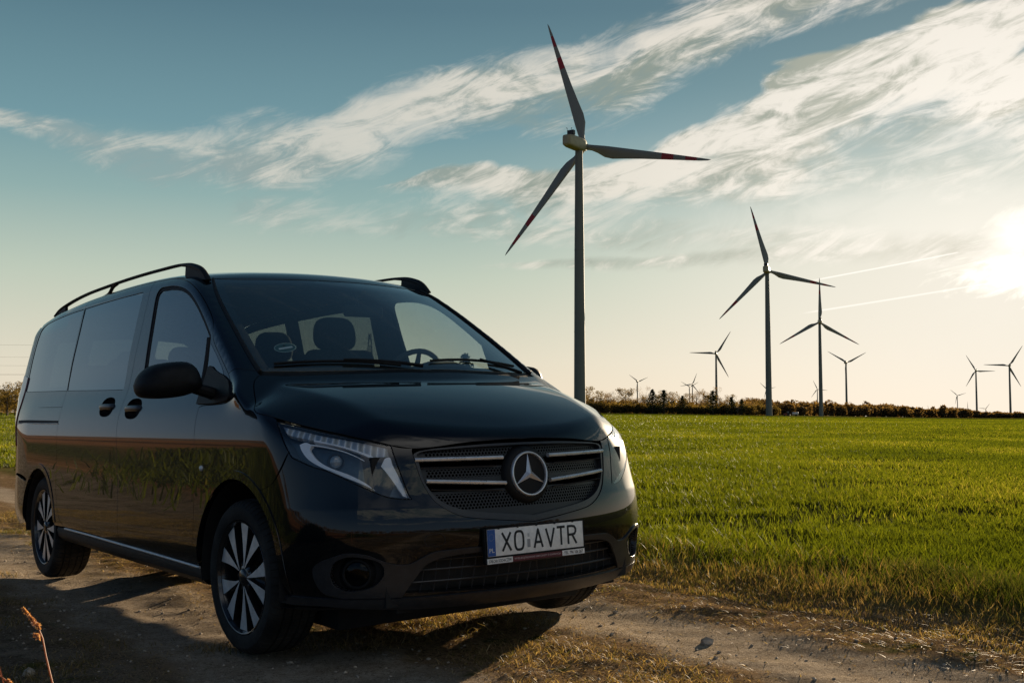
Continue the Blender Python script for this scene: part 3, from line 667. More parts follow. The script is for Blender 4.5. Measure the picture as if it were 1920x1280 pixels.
for a in ((1.15,.78,.028,'grey stone on the sandy rut ahead of the van, nearest the camera'),(.55,1.25,.016,'small dark stone on the sandy rut right of the front wheel'),(.3,1.0,.014,'small stone on the rut close to the hidden front wheel'),(-.25,-1.75,.03,'pale stone beside the front wheel in the van shadow')): stone(*a)

# ---- implicit van body surface ----
def pch(xs,ys,sig=0.012,step=0.002):
    xs=np.array(xs,float);ys=np.array(ys,float)
    g=np.arange(xs[0]-.3,xs[-1]+.3,step)
    h=np.diff(xs);d=np.diff(ys)/h;m=np.zeros(len(xs));m[0]=d[0];m[-1]=d[-1]
    for i in range(1,len(xs)-1): m[i]=(d[i-1]*h[i]+d[i]*h[i-1])/(h[i-1]+h[i])
    i=np.clip(np.searchsorted(xs,g)-1,0,len(xs)-2);t=(g-xs[i])/h[i]
    y=(2*t**3-3*t**2+1)*ys[i]+(t**3-2*t**2+t)*h[i]*m[i]+(-2*t**3+3*t**2)*ys[i+1]+(t**3-t**2)*h[i]*m[i+1]
    y=np.where(g<xs[0],ys[0]+m[0]*(g-xs[0]),y);y=np.where(g>xs[-1],ys[-1]+m[-1]*(g-xs[-1]),y)
    n=int(4*sig/step);k=np.exp(-.5*(np.arange(-n,n+1)*step/sig)**2);k/=k.sum()
    yp=np.pad(y,n,mode='reflect',reflect_type='odd');y=np.convolve(yp,k,'valid')
    return lambda q:np.interp(q,g,y)
Wz=pch([.15,.24,.30,.34,.38,.42,.47,.55,.65,.75,.85,.95,1.05,1.12,1.19,1.26,1.40,1.54,1.70,1.79,1.95],
       [.86,.905,.930,.948,.960,.9655,.966,.9643,.9607,.959,.9578,.9565,.942,.920,.893,.874,.845,.814,.780,.760,.722],.022)
F0=pch([.15,.22,.28,.34,.42,.50,.60,.70,.78,.85,.92,1.0,1.3],[.74,.82,.875,.888,.898,.915,.912,.890,.878,.868,.845,.80,.60],.02)
Bz=pch([-1,-.3,-.1,0,.2,.4,.6,.75,.86,.95],[1.45,1.288,1.248,1.228,1.184,1.128,1.056,.988,.93,.86],.02)
Yc=pch([-.5,0,.25,.5,.75,.95],[.80,.76,.70,.63,.57,.52],.05)
Rf=pch([-4.35,-4.1,-3.9,-3.65,-3.2,-2.6,-2.0,-1.6,-1.3,-1.1,-.9,-.6],[1.71,1.785,1.822,1.852,1.88,1.895,1.897,1.888,1.872,1.847,1.812,1.74],.08)
Xr=pch([.2,.3,.45,.7,1.1,1.2,1.45,1.7,1.85],[-4.04,-4.13,-4.175,-4.18,-4.20,-4.24,-4.22,-4.16,-4.05],.03)
def smax(a,b,r): h=np.maximum(r-np.abs(a-b),0)/r; return np.maximum(a,b)+h*h*r*.25
def smin(a,b,r): return -smax(-a,-b,r)
def sg(x): return 1/(1+np.exp(-np.clip(x,-40,40)))
def W(x,z):
    w=Wz(z)-.25*np.maximum(x-.15,0)**2-(.16-.14*np.clip((z-.9)/.3,0,1))*np.maximum(-3.5-x,0)**2
    w=w+.055*sg((x+.06)/.05)*sg((.75-x)/.08)*np.exp(-((z-1.17)/.075)**2)
    return w
def T(x,y):
    ay=np.abs(y); q=ay-Yc(x); r=.013
    sp=r*np.log1p(np.exp(np.clip(q/r,-30,30)))
    bon=Bz(x)-.075*y*y-(.42-.16*np.exp(-((x-.22)/.16)**2)+.30*sg((-.08-x)/.04))*sp
    xb=.09-.33*y*y; t=(xb-x)/.93
    win=1.245+(xb-x)*.573+.05*np.clip(t,0,1)*(1-np.clip(t,0,1))
    roof=Rf(x)-.095*y*y-.05*y**6
    return smax(bon,smin(win,roof,.05),.012)
def G(p):
    x,y,z=p[...,0],p[...,1],p[...,2]; ay=np.abs(y)
    side=ay-W(x,z)
    top=(z-T(x,y))*.86
    fr=x-(F0(z)-.27*y*y-.17*y**6-.24*np.maximum(z-.65,0)*y*y)
    re=-(x-(Xr(z)+.06*y*y+.12*y**8))
    g=smax(side,fr*.9,.10)
    g=smax(g,re,.12)
    rr=.03+.035*sg((x+.9)/-.12)
    g=smax(g,top,rr)
    return g
def grad(p,e=.0015):
    g=np.zeros_like(p)
    for i in range(3):
        d=np.zeros(3);d[i]=e; g[...,i]=G(p+d)-G(p-d)
    return g/np.maximum(np.linalg.norm(g,axis=-1,keepdims=True),1e-9)
def cast(o,d,tmax,tmin=0.,n=160):
    """outermost crossing along o+t d coming from tmax inward"""
    o=np.asarray(o,float);d=np.asarray(d,float)
    hi=np.full(o.shape[0],tmax,float);lo=hi.copy();done=np.zeros(len(o),bool)
    ts=np.linspace(tmax,tmin,n)
    for a,b in zip(ts[:-1],ts[1:]):
        g=G(o+b*d); hit=(g<0)&~done
        hi=np.where(hit,a,hi);lo=np.where(hit,b,lo);done|=hit
        if done.all():break
    for _ in range(22):
        m=.5*(hi+lo);g=G(o+m[:,None]*d);ins=g<0
        lo=np.where(ins,m,lo);hi=np.where(ins,hi,m)
    return o+lo[:,None]*d,done

# ---------------- surface charts ----------------
X0,RR=0.0,.92; X1=-3.35
def s_fwd(P):
    P=np.asarray(P,float);x,y,z=P[...,0],P[...,1],P[...,2]
    th=np.arctan2(x-X0,-y); tr=np.arctan2(X1-x,-y)
    u=np.where(x>X0,X0+RR*np.maximum(th,0),np.where(x<X1,X1-RR*tr,x))
    return np.stack([u,z],-1)
def s_ray(uv):
    u,z=uv[:,0],uv[:,1];th=np.maximum(u-X0,0)/RR;tr=np.maximum(X1-u,0)/RR
    o=np.stack([np.clip(u,X1,X0),0*u,z],1);d=np.stack([np.sin(th)-np.sin(tr),-np.cos(th)*np.cos(tr),0*u],1)
    return o,d,1.5
CZ=.6
def c_fwd(P):
    P=np.asarray(P,float); return np.stack([P[...,0],np.arctan2(P[...,2]-CZ,-P[...,1])*.95],-1)
def c_ray(uv):
    a=uv[:,1]/.95; return np.stack([uv[:,0],0*a,0*a+CZ],1),np.stack([0*a,-np.cos(a),np.sin(a)],1),1.7
CH={'S':(s_fwd,s_ray),'C':(c_fwd,c_ray)}
def onsurf(uv,ch):
    o,d,tm=CH[ch][1](np.asarray(uv,float)); P,ok=cast(o,d,tm,.05,90); return P
def snap(P,ch): return onsurf(CH[ch][0](np.asarray(P,float)),ch)
def side(pts,ch='S'):
    """(x,z) on the van's right side -> 3D"""
    P=np.array([(x,-.9,z) for x,z in pts],float); uv=np.stack([P[:,0],P[:,2]],1)
    o=np.stack([P[:,0],0*P[:,0],P[:,2]],1);d=np.tile([0,-1.,0],(len(P),1)); Q,_=cast(o,d,1.3,.2,90); return Q
def crv(P,h=.014,smooth=True):
    P=np.asarray(P,float)
    if len(P)>2 and smooth:
        Q=[];E_=np.vstack([2*P[0]-P[1],P,2*P[-1]-P[-2]])
        for i in range(1,len(E_)-2):
            p0,p1,p2,p3=E_[i-1:i+3];
            d01=np.linalg.norm(p1-p0)**.5+1e-9;d12=np.linalg.norm(p2-p1)**.5+1e-9;d23=np.linalg.norm(p3-p2)**.5+1e-9
            m1=(p1-p0)/d01-(p2-p0)/(d01+d12)+(p2-p1)/d12;m2=(p2-p1)/d12-(p3-p1)/(d12+d23)+(p3-p2)/d23;m1*=d12;m2*=d12
            t_=np.linspace(0,1,25)[:-1,None]
            Q.append((2*t_**3-3*t_**2+1)*p1+(t_**3-2*t_**2+t_)*m1+(-2*t_**3+3*t_**2)*p2+(t_**3-t_**2)*m2)
        P=np.vstack(Q+[P[-1:]])
    L=np.r_[0,np.cumsum(np.linalg.norm(np.diff(P,axis=0),axis=1))];n=max(2,int(L[-1]/h)+1);s=np.linspace(0,L[-1],n)
    return np.stack([np.interp(s,L,P[:,i]) for i in range(P.shape[1])],1)
def loop(*segs,h=.014,smooth=True):
    out=[]
    for s_ in segs:
        c=crv(s_,h,smooth)
        if out and np.linalg.norm(out[-1]-c[0])<1e-4: c=c[1:]
        out+=list(c)
    if np.linalg.norm(out[-1]-out[0])<1e-4: out=out[:-1]
    return np.array(out)
def mir(P): P=np.array(P,float).copy();P[:,1]*=-1;return P[::-1]
def inpoly(q,poly):
    x,y=q[:,0],q[:,1];ins=np.zeros(len(q),bool);n=len(poly)
    for i in range(n):
        x1,y1=poly[i];x2,y2=poly[(i+1)%n]
        if y1==y2: continue
        c=((y1>y)!=(y2>y))&(x<(x2-x1)*(y-y1)/(y2-y1)+x1);ins^=c
    return ins
def area(p): x,y=p[:,0],p[:,1];return .5*np.sum(x*np.roll(y,-1)-y*np.roll(x,-1))
def inset(P,ch,g):
    """shift closed 3D outline on the surface inward by g"""
    P=snap(P,ch);uv=CH[ch][0](P)
    if area(uv)<0: P=P[::-1];uv=uv[::-1]
    if g!=0:
        N=grad(P);T_=np.roll(P,-1,0)-np.roll(P,1,0);T_/=np.linalg.norm(T_,axis=1,keepdims=True)+1e-9
        D=np.cross(N,T_)
        tst=CH[ch][0](P+D*.004)-uv;tv=np.roll(uv,-1,0)-np.roll(uv,1,0)
        sgn=np.sign(np.median(tv[:,0]*tst[:,1]-tv[:,1]*tst[:,0]))
        P=snap(P+D*g*sgn,ch)
    return P
def patch(outline,ch,holes=(),h=.022,off=0.,depth=.014,gap=.0022,holegap=0.,walls=True,flip=False):
    """panel on the body surface: returns V,N,F (+flange)"""
    B=[inset(outline,ch,gap)]+[inset(q,ch,-holegap)  for q in holes]
    UV=[CH[ch][0](b) for b in B]
    lo=UV[0].min(0);hi=UV[0].max(0)
    xs=np.arange(lo[0]+h*.5,hi[0],h);ys=np.arange(lo[1]+h*.43,hi[1],h*.87)
    gxx,gyy=np.meshgrid(xs,ys);gxx=gxx+(np.arange(len(ys))%2)[:,None]*h*.5
    q=np.stack([gxx.ravel(),gyy.ravel()],1);k=inpoly(q,UV[0])
    for u_ in UV[1:]: k&=~inpoly(q,u_)
    q=q[k]
    if len(q):
        bb=np.concatenate(UV);dm=np.full(len(q),9.)
        for s0 in range(0,len(bb),400): dm=np.minimum(dm,np.sqrt(((q[:,None]-bb[None,s0:s0+400])**2).sum(-1)).min(1))
        q=q[dm>h*.42]
    verts=[];edges=[];
    for u_ in UV:
        s0=len(verts);verts+=[Vector(p) for p in u_];edges+=[(s0+i,s0+(i+1)%len(u_)) for i in range(len(u_))]
    verts+=[Vector(p) for p in q]
    ov,oe,of,*_=delaunay_2d_cdt(verts,edges,[],0,1e-7)
    ov=np.array([v[:] for v in ov]);of=np.array([f for f in of if len(f)==3])
    cen=ov[of].mean(1);k=inpoly(cen,UV[0])
    for u_ in UV[1:]: k&=~inpoly(cen,u_)
    of=of[k]
    P=onsurf(ov,ch);N=grad(P)
    fn=np.cross(P[of[:,1]]-P[of[:,0]],P[of[:,2]]-P[of[:,0]])
    bad=(fn*N[of[:,0]]).sum(1)<0;of[bad]=of[bad][:,::-1]
    V=P+N*off;Vs=[V];Ns=[N];Fs=[tuple(f) for f in of];n0=len(V)
    if walls:
        for b_ in B:
            Nb=grad(b_);m=len(b_)
            T_=np.roll(b_,-1,0)-np.roll(b_,1,0);T_/=np.linalg.norm(T_,axis=1,keepdims=True)+1e-9;D=np.cross(T_,Nb)
            if b_ is B[0]:
                pass
            top=b_+Nb*off;r1=b_+Nb*(off-.0035)+0*D;bot=b_+Nb*(off-depth)
            # orientation: outward side of the edge
            cen3=b_.mean(0);sg_=1. if (D*(b_-cen3)).sum()>0 else -1.
            if b_ is not B[0]: sg_=-sg_
            D=D*sg_
            n1=Nb*.75+D*.66;n2=D
            Vs+=[top,r1,bot];Ns+=[n1,n2,n2];a0=n0;n0+=3*m
            for i in range(m):
                j=(i+1)%m
                for k_ in (0,1):
                    f=(a0+k_*m+i,a0+k_*m+j,a0+(k_+1)*m+j,a0+(k_+1)*m+i)
                    Fs.append(f if sg_<0 else f[::-1])
    V=np.concatenate(Vs);N=np.concatenate(Ns);N/=np.linalg.norm(N,axis=1,keepdims=True)+1e-12
    # make wall faces agree with their normals
    F2=[]
    for f in Fs:
        if len(f)==4:
            a,b,c=V[f[0]],V[f[1]],V[f[2]];nn=np.cross(b-a,c-a)
            if nn@N[f[2]]<0: f=f[::-1]
        F2.append(f)
    return V,N,F2
def join(*parts):
    V=[];N=[];F=[];n=0
    for v,nn,f in parts: V.append(v);N.append(nn);F+=[tuple(i+n for i in q) for q in f];n+=len(v)
    return np.concatenate(V),np.concatenate(N),F
def mirror(p): V,N,F=p;s_=np.array([1,-1,1.]);return V*s_,N*s_,[f[::-1] for f in F]
def pobj(name,p,mat,parent,**kw):
    V,N,F=p;me=mesh_np(name,V,F,mat,True,N);return obj(name,me,parent,**kw)
def both(name,p,mat,parent,**kw):
    """right and left copies"""
    pars=parent if isinstance(parent,(list,tuple)) else (parent,parent)
    return pobj(name,p,mat,pars[0],**kw),pobj(name,mirror(p),mat,pars[1],**kw)
def mbm(mb,s=-1):
    m=MB();V=np.concatenate(mb.V)*np.array([1,s,1.]);m.add(V,mb.F);return m
# ---------------- van materials ----------------
M_paint=pmat('black_paint',(.002,.0028,.0045),.35,.0,.04,1.0,.006)
t,b=nt(M_paint)
gN=t.new('ShaderNodeTexCoord').outputs['Object']; dust=t.sstep(t.noise(gN,3.0,8,.7),.42,.75); sz=t.new('ShaderNodeSeparateXYZ'); t.link(gN,sz.inputs[0])
low=t.sstep(sz.outputs[2],.75,.25); spk=t.sstep(t.noise(gN,160.,2,.5),.66,.74)
dd=t.math('ADD',t.mul(dust,t.add(t.mul(low,.13),.003)),t.mul(t.mul(spk,low),.06),clamp=True)
t.link(t.mix(dd,(.002,.0028,.0045),(.17,.13,.095)),b.inputs['Base Color'])
t.link(t.add(.006,t.mul(dd,.4)),b.inputs['Coat Roughness'])
bn=t.new('ShaderNodeBump'); bn.inputs['Strength'].default_value=.02; bn.inputs['Distance'].default_value=.002

M_plastic=vary(pmat('black_plastic',(.008,.0085,.009),.55,0,.25),30,.3,.15,500)
M_satin=vary(pmat('dark_satin_trim',(.022,.023,.026),.36,.0,.5,.2,.2),30,.2,.05,400)
M_rub=vary(pmat('rubber_seal',(.008,.008,.008),.7),40,.3)
M_chrome=vary(pmat('chrome',(.88,.87,.85),.30,.6),20,.12,0,60,.05)
M_star=vary(pmat('badge_silver',(.72,.72,.72),.28,.6),20,.06)
M_alu=vary(pmat('machined_face',(.80,.78,.75),.38,.35),25,.12,0,60,.06)
M_rimd=vary(pmat('rim_dark_gloss',(.014,.014,.016),.25,0,.5,.6,.1),25,.3)
M_cloth=vary(pmat('seat_cloth',(.022,.023,.026),.9),60,.35,.2,300)
M_trimi=vary(pmat('interior_trim',(.030,.031,.034),.7),12,.2,.1,300)
M_liner=vary(pmat('roof_lining',(.22,.22,.21),.95),20,.15)
M_under=vary(pmat('underbody',(.010,.010,.010),.9),6,.4)
def glassmat(name,tint,ior=1.5,rough=0.0,boost=1.0):
    m=bpy.data.materials.new(name);m.use_nodes=True;t=NT(m.node_tree);t.n.clear();o=t.new('ShaderNodeOutputMaterial')
    tr=t.new('ShaderNodeBsdfTransparent');tr.inputs[0].default_value=tuple(tint)+(1,)
    gl=t.new('ShaderNodeBsdfGlossy');gl.inputs['Roughness'].default_value=rough;gl.inputs[0].default_value=(1,1,1,1)
    fr=t.new('ShaderNodeFresnel');bf=t.new('ShaderNodeNewGeometry').outputs['Backfacing'];t.link(t.add(ior,t.mul(bf,1/ior-ior)),fr.inputs[0])
    g=t.new('ShaderNodeTexCoord').outputs['Object'];haze=t.sstep(t.noise(g,5.,6,.65),.35,.8)
    df=t.new('ShaderNodeBsdfDiffuse');df.inputs[0].default_value=(.35,.30,.24,1)
    mx=t.new('ShaderNodeMixShader');t.link(t.math('MULTIPLY',fr.outputs[0],boost,clamp=True),mx.inputs[0]);t.link(tr.outputs[0],mx.inputs[1]);t.link(gl.outputs[0],mx.inputs[2])
    m2=t.new('ShaderNodeMixShader');t.link(t.add(.002,t.mul(haze,.008)),m2.inputs[0]);t.link(mx.outputs[0],m2.inputs[1]);t.link(df.outputs[0],m2.inputs[2])
    t.link(m2.outputs[0],o.inputs[0]);return m
G_ws=glassmat('windscreen_glass',(.68,.76,.74),1.55,0,1.8); G_fr=glassmat('door_glass',(.70,.78,.77),1.55,0,1.5); G_pr=glassmat('privacy_glass',(.125,.15,.147),1.6,0,1.6); G_fog=glassmat('fog_glass',(.25,.25,.27),1.4,0,.6); G_lamp=glassmat('lamp_glass',(.95,.97,.98),1.5,0,1.9)
# ---------------- van ----------------
van=bpy.data.objects.new('van',None); COL.objects.link(van)
R4=Matrix([[VM[i][j] for j in range(3)] for i in range(3)]).to_4x4(); van.matrix_world=Matrix.Translation(Vector(VT))@R4
van['label']='black passenger van with roof rails parked on the dirt track'; van['category']='van'
# feature curves (right side, y<0)
WS_side=[(-.996,-.644,1.775),(-.777,-.705,1.657),(-.394,-.757,1.424),(-.166,-.779,1.28),(-.104,-.783,1.243)]
WS_top=[(-.852,0,1.778),(-.857,-.10,1.778),(-.881,-.313,1.777),(-.93,-.52,1.776),(-.975,-.615,1.7755),(-.996,-.644,1.770)]
WS_bot=[(-.104,-.783,1.243),(-.02,-.60,1.243),(.055,-.337,1.243),(.088,0,1.243)]
BON_rear=[(.115,0,1.2),(.080,-.337,1.2),(.0,-.62,1.2),(-.06,-.76,1.22),(-.085,-.80,1.22)]
BON_side=[(-.085,-.80,1.225),(-.056,-.836,1.197),(.035,-.878,1.132),(.155,-.926,1.062)]
BON_edge=[(.155,-.926,1.062),(.19,-.922,1.044),(.296,-.894,1.024),(.486,-.79,.974),(.632,-.708,.941),(.727,-.595,.908)]
BON_gr=[(.727,-.595,.908),(.748,-.552,.898),(.768,-.514,.894),(.788,-.458,.900),(.805,-.387,.906),(.835,-.19,.918),(.845,0,.9195)]
bon=loop(BON_rear,BON_side,BON_edge,BON_gr,np.array(mir(BON_gr)),mir(BON_edge),mir(BON_side),mir(BON_rear))
pobj('bonnet',patch(bon,'C',h=.016),M_paint,van)
# windscreen
wsl=loop(WS_top,WS_side,WS_bot,mir(WS_bot),mir(WS_side),mir(WS_top))
ws=pobj('windscreen',patch(wsl,'C',h=.04,gap=.006,depth=.005,off=-.002),G_ws,van)
# black ceramic border, sensor housing, printed on the inside of the windscreen
def scaled(P,k,cx=-.46,cz=0): return P
inn=inset(wsl,'C',.045)
pobj('black_border',patch(inset(wsl,'C',-.010),'C',holes=[inn],h=.04,off=-.0085,gap=.0,depth=.002,walls=False),M_plastic,ws)
sens=loop([(-.89,-.02,1.78),(-.86,.17,1.78)],[(-.86,.17,1.78),(-.80,.17,1.75),(-.745,.10,1.72),(-.735,.06,1.715),(-.76,-.02,1.73),(-.80,-.08,1.75),(-.87,-.13,1.78),(-.89,-.02,1.78)],h=.02)
pobj('sensor_housing',patch(sens,'C',h=.03,off=-.009,gap=0,depth=.03),M_plastic,ws)
# roof with A pillars and cantrails
DT=[(-.243,-.880,1.236),(-.40,-.860,1.335),(-.518,-.841,1.418),(-.576,-.817,1.501),(-.768,-.781,1.625),(-.995,-.756,1.732),(-1.15,-.742,1.775),(-1.32,-.732,1.800),(-1.62,-.727,1.812)]
DR=[(-1.62,-.727,1.812),(-2.3,-.727,1.813),(-2.85,-.728,1.806),(-3.3,-.732,1.79),(-3.62,-.74,1.768),(-3.9,-.757,1.725)]
RB=[(-3.9,-.757,1.725),(-4.02,-.62,1.75),(-4.085,-.3,1.765),(-4.095,0,1.768)]
SEAM=[(-.104,-.783,1.243),(-.243,-.880,1.236)]
rf=loop(WS_top,WS_side,SEAM,DT,DR,RB,mir(RB),mir(DR),mir(DT),mir(SEAM),mir(WS_side),mir(WS_top))
pobj('roof',patch(rf,'C',h=.03,depth=.03,gap=.0018),M_paint,van)
# rubber gutter moulding along the windscreen sides
gp_=snap(crv([(-.985,-.652,1.774),(-.777,-.712,1.657),(-.394,-.765,1.424),(-.166,-.787,1.28),(-.104,-.791,1.243)],.03),'C');gn=grad(gp_)
mb=MB();mb.tube(gp_+gn*.002,np.linspace(.007,.011,len(gp_)),8);mb.make('windscreen_moulding',M_rub,ws);mbm(mb).make('windscreen_moulding',M_rub,ws)
# sliding door
gB=side([(-1.62,1.70),(-1.63,1.40),(-1.62,1.19),(-1.625,1.05),(-1.60,.80),(-1.575,.55),(-1.56,.36)])
gBt=np.vstack([[(-1.62,-.727,1.812)],gB])
AR=.386
def arc(cx,r,a0,a1,n=24):
    a=np.radians(np.linspace(a0,a1,n)); return side([(cx+r*np.cos(q),.335+r*np.sin(q)) for q in a])
sd_r=side([(-2.86,1.70),(-2.865,1.4),(-2.84,1.19),(-2.80,1.05),(-2.795,.85),(-2.79,.60)])
sd_b=np.vstack([sd_r[-1:],side([(-2.765,.52),(-2.70,.42),(-2.62,.375)])])
SD_top=[(-2.86,-.728,1.806),(-2.3,-.727,1.813),(-1.62,-.727,1.812)]
bot=side([(-2.62,.375),(-2.1,.372),(-1.56,.358)])
sdl=loop([(-2.86,-.728,1.806),tuple(sd_r[0])],sd_r,sd_b,bot,gBt[::-1],SD_top[::-1])
gl_s=side([(-1.725,1.758),(-1.74,1.40),(-1.725,1.22),(-1.712,1.20),(-2.0,1.206),(-2.825,1.231)])
def win(zt,zb,xf,xr,cr=.03):
    pass
W1=loop(side([(-1.735,1.765),(-1.742,1.57),(-1.735,1.36),(-1.708,1.205)]),side([(-1.708,1.205),(-2.2,1.215),(-2.83,1.23)]),side([(-2.83,1.23),(-2.868,1.34),(-2.885,1.55),(-2.878,1.762)]),side([(-2.878,1.762),(-2.3,1.768),(-1.735,1.765)]))
W2=loop(side([(-2.884,1.762),(-2.893,1.55),(-2.876,1.34),(-2.838,1.23)]),side([(-2.838,1.23),(-3.3,1.238),(-3.87,1.248)]),side([(-3.87,1.248),(-3.895,1.26),(-3.915,1.38),(-3.92,1.56),(-3.87,1.68),(-3.80,1.715),(-3.6,1.738),(-3.35,1.752)]),side([(-3.35,1.752),(-3.1,1.760),(-2.884,1.762)]))
# door skins carry the windows flush: the opening is a little larger than the glass
Wd=loop(side([(-1.720,1.778),(-1.728,1.57),(-1.722,1.36),(-1.695,1.192)]),side([(-1.695,1.192),(-2.2,1.202),(-2.845,1.218)]),h=.014)
def hole(Wl,g): return inset(Wl,'C',-g)
def cuphole(cx,cz):
    a=np.linspace(0,2*np.pi,40,endpoint=False); return side([(cx+.122*np.sign(np.cos(q))*abs(np.cos(q))**.8,cz+.056*np.sign(np.sin(q))*abs(np.sin(q))**.85) for q in a])
sdr,sdl_=both('sliding_door',patch(sdl,'C',holes=[] ,h=.022) if False else patch(sdl,'C',holes=[hole(W1,.004),cuphole(-1.885,1.108)],h=.022,depth=.03),M_paint,van)
def window(Wl,parent,mat,frit=.028,nm='window'):
    a,b_=both(nm,patch(Wl,'C',h=.05,off=-.003,gap=.0,depth=.004),mat,parent)
    inn_=inset(Wl,'C',frit)
    both('black_border',patch(inset(Wl,'C',-.014),'C',holes=[inn_],h=.05,off=-.011,gap=.0,depth=.012,walls=True),M_rub,(a,b_))
    return a,b_
window(W1,(sdr,sdl_),G_pr)
# rear quarter panel
arch_r=arc(-3.215,AR,8,172); 
q1=side([(-2.79,.60),(-2.765,.52),(-2.70,.42),(-2.62,.375)])
QS=-3.92
qf=np.vstack([[(-2.86,-.728,1.806)],sd_r,q1[1:]])
qa=np.vstack([q1[-1:],side([(-2.70,.34)])])
a_lo=arc(-3.215,AR,5,140,40)
qb=side([(-3.515,.66),(-3.60,.665),(-3.75,.67),(-3.90,.67)])
qr=side([(-3.90,.67),(-3.90,.9),(-3.90,1.15)])
QR=np.vstack([qr,[(-3.95,-.86,1.25),(-3.97,-.82,1.45),(-3.96,-.79,1.6),(-3.93,-.762,1.70)]])
# one loop: top seam -> door gap -> arch -> bumper seam -> rear corner
xa=np.concatenate([side([(-2.62,.375),(-2.72,.375),(-2.80,.375)]),arc(-3.215,AR+.002,5,142,40)])
ql=loop([(-2.86,-.728,1.806),tuple(sd_r[0])],sd_r,q1,side([(-2.62,.375),(-2.833,.37)]),arc(-3.215,.386,5,132,50),side([(-3.473,.622),(-3.56,.65),(-3.70,.665),(-3.88,.67)]),
        side([(-3.88,.67),(-3.89,.9),(-3.90,1.15)]),side([(-3.90,1.15),(-3.935,1.25),(-3.955,1.40),(-3.955,1.56),(-3.93,1.66),(-3.90,1.71)]),[tuple(side([(-3.90,1.71)])[0]),(-3.9,-.757,1.725)],np.array(DR[2:])[::-1])
qpr,qpl=both('rear_side_panel',patch(ql,'C',holes=[hole(W2,.004)],h=.022,depth=.03),M_paint,van)
window(W2,(qpr,qpl),G_pr,nm='window')
# front door
F_arch=.428
fg=side([(-.474,1.085),(-.476,1.018),(-.472,.93),(-.470,.80),(-.468,.65),(-.468,.5),(-.462,.345)])
DF=[(-.243,-.880,1.236),(-.15,-.905,1.17),(-.10,-.925,1.122)]
db=side([(-.10,1.118),(-.14,1.103),(-.30,1.094),(-.44,1.092),(-.474,1.085)])
fdl=loop([(-1.62,-.727,1.812),(-1.32,-.732,1.800),(-1.15,-.742,1.775),(-.995,-.756,1.732),(-.768,-.781,1.625),(-.576,-.817,1.501),(-.518,-.841,1.418),(-.40,-.860,1.335),(-.243,-.880,1.236)],DF,np.vstack([DF[-1:],db]),fg,side([(-.462,.345),(-1.0,.352),(-1.56,.358)]),gBt[::-1])
WF=loop(side([(-1.395,1.205),(-1.42,1.35),(-1.452,1.52),(-1.476,1.68)]),side([(-1.476,1.68),(-1.474,1.72),(-1.445,1.742),(-1.39,1.744)]),side([(-1.39,1.744),(-1.27,1.738),(-1.151,1.721),(-1.05,1.697),(-.967,1.666),(-.85,1.606),(-.70,1.512),(-.575,1.425)]),side([(-.575,1.425),(-.555,1.34),(-.53,1.19)]),side([(-.53,1.19),(-.95,1.198),(-1.395,1.205)]))
WFo=inset(WF,'C',-.022)
QG=loop(side([(-.535,1.395),(-.50,1.20)]),side([(-.50,1.20),(-.38,1.185),(-.28,1.18)]),side([(-.28,1.18),(-.30,1.235),(-.40,1.31),(-.535,1.395)]))
SAIL=loop(side([(-.505,1.10),(-.51,1.18),(-.50,1.275)]),side([(-.50,1.275),(-.47,1.283),(-.40,1.258),(-.27,1.225),(-.20,1.20)]),side([(-.20,1.20),(-.15,1.165),(-.115,1.135),(-.12,1.118),(-.15,1.108)]),side([(-.15,1.108),(-.30,1.099),(-.505,1.10)]))
fdr,fdl_=both('front_door',patch(fdl,'C',holes=[WFo,cuphole(-1.42,1.092)],h=.022,depth=.03),M_paint,van)
fsr,fsl=both('window_seal',patch(WFo,'C',holes=[WF],h=.03,off=-.006,gap=-.001,depth=.02),M_rub,(fdr,fdl_))
both('window',patch(WF,'C',h=.05,off=-.010,gap=-.003,walls=False),G_fr,(fdr,fdl_))
# fixed quarter light (dark glass laid flush) and mirror sail
QGo=loop(side([(-.545,1.405),(-.505,1.19)]),side([(-.505,1.19),(-.40,1.18),(-.265,1.175)]),side([(-.265,1.175),(-.285,1.232),(-.395,1.318),(-.545,1.405)]))
both('quarter_light',patch(QG,'C',h=.04,off=.0015,gap=.0,depth=.004),G_pr,(fdr,fdl_))
both('mirror_sail',patch(SAIL,'C',h=.03,off=.009,gap=.0,depth=.012),M_plastic,(fdr,fdl_))
mb=MB();Pp=side([(-.578,1.425),(-.556,1.33),(-.53,1.19)])+np.array([0,.006,0]);mb.tube(crv(Pp),.016,8)
dvr=mb.make('window_divider',M_rub,fdr);mbm(mb).make('window_divider',M_rub,fdl_)
# fender
LAMP_rear=[(.32,-.889,1.013),(.385,-.912,.959),(.425,-.916,.915),(.450,-.914,.885)]
SEAMF=[(.450,-.914,.885),(.415,-.925,.815),(.368,-.948,.762),(.30,-.962,.735),(.245,-.966,.722),(.19,-.968,.718)]
farc=arc(0,F_arch,63.6,176.5,60)
fdl2=loop([(-.104,-.783,1.243),(-.085,-.80,1.228)],BON_side,BON_edge[:3],[BON_edge[2],LAMP_rear[0]],LAMP_rear,SEAMF,farc,side([(-.427,.361),(-.44,.345),(-.462,.345)]),fg[::-1],db[::-1],np.array([DF[-1],DF[-2],DF[-3]]),SEAM[::-1])
ffr,ffl=both('fender',patch(fdl2,'C',h=.016,depth=.03),M_paint,van)
def ring(cx,r0,r1,a0,a1):
    n=60;a=np.radians(np.linspace(a0,a1,n));I_=side([(cx+r0*np.cos(q),.335+r0*np.sin(q)) for q in a]);O_=side([(cx+r1*np.cos(q),.335+r1*np.sin(q)) for q in a]);return loop(I_,[I_[-1],O_[-1]],O_[::-1],[O_[0],I_[0]],h=.012)
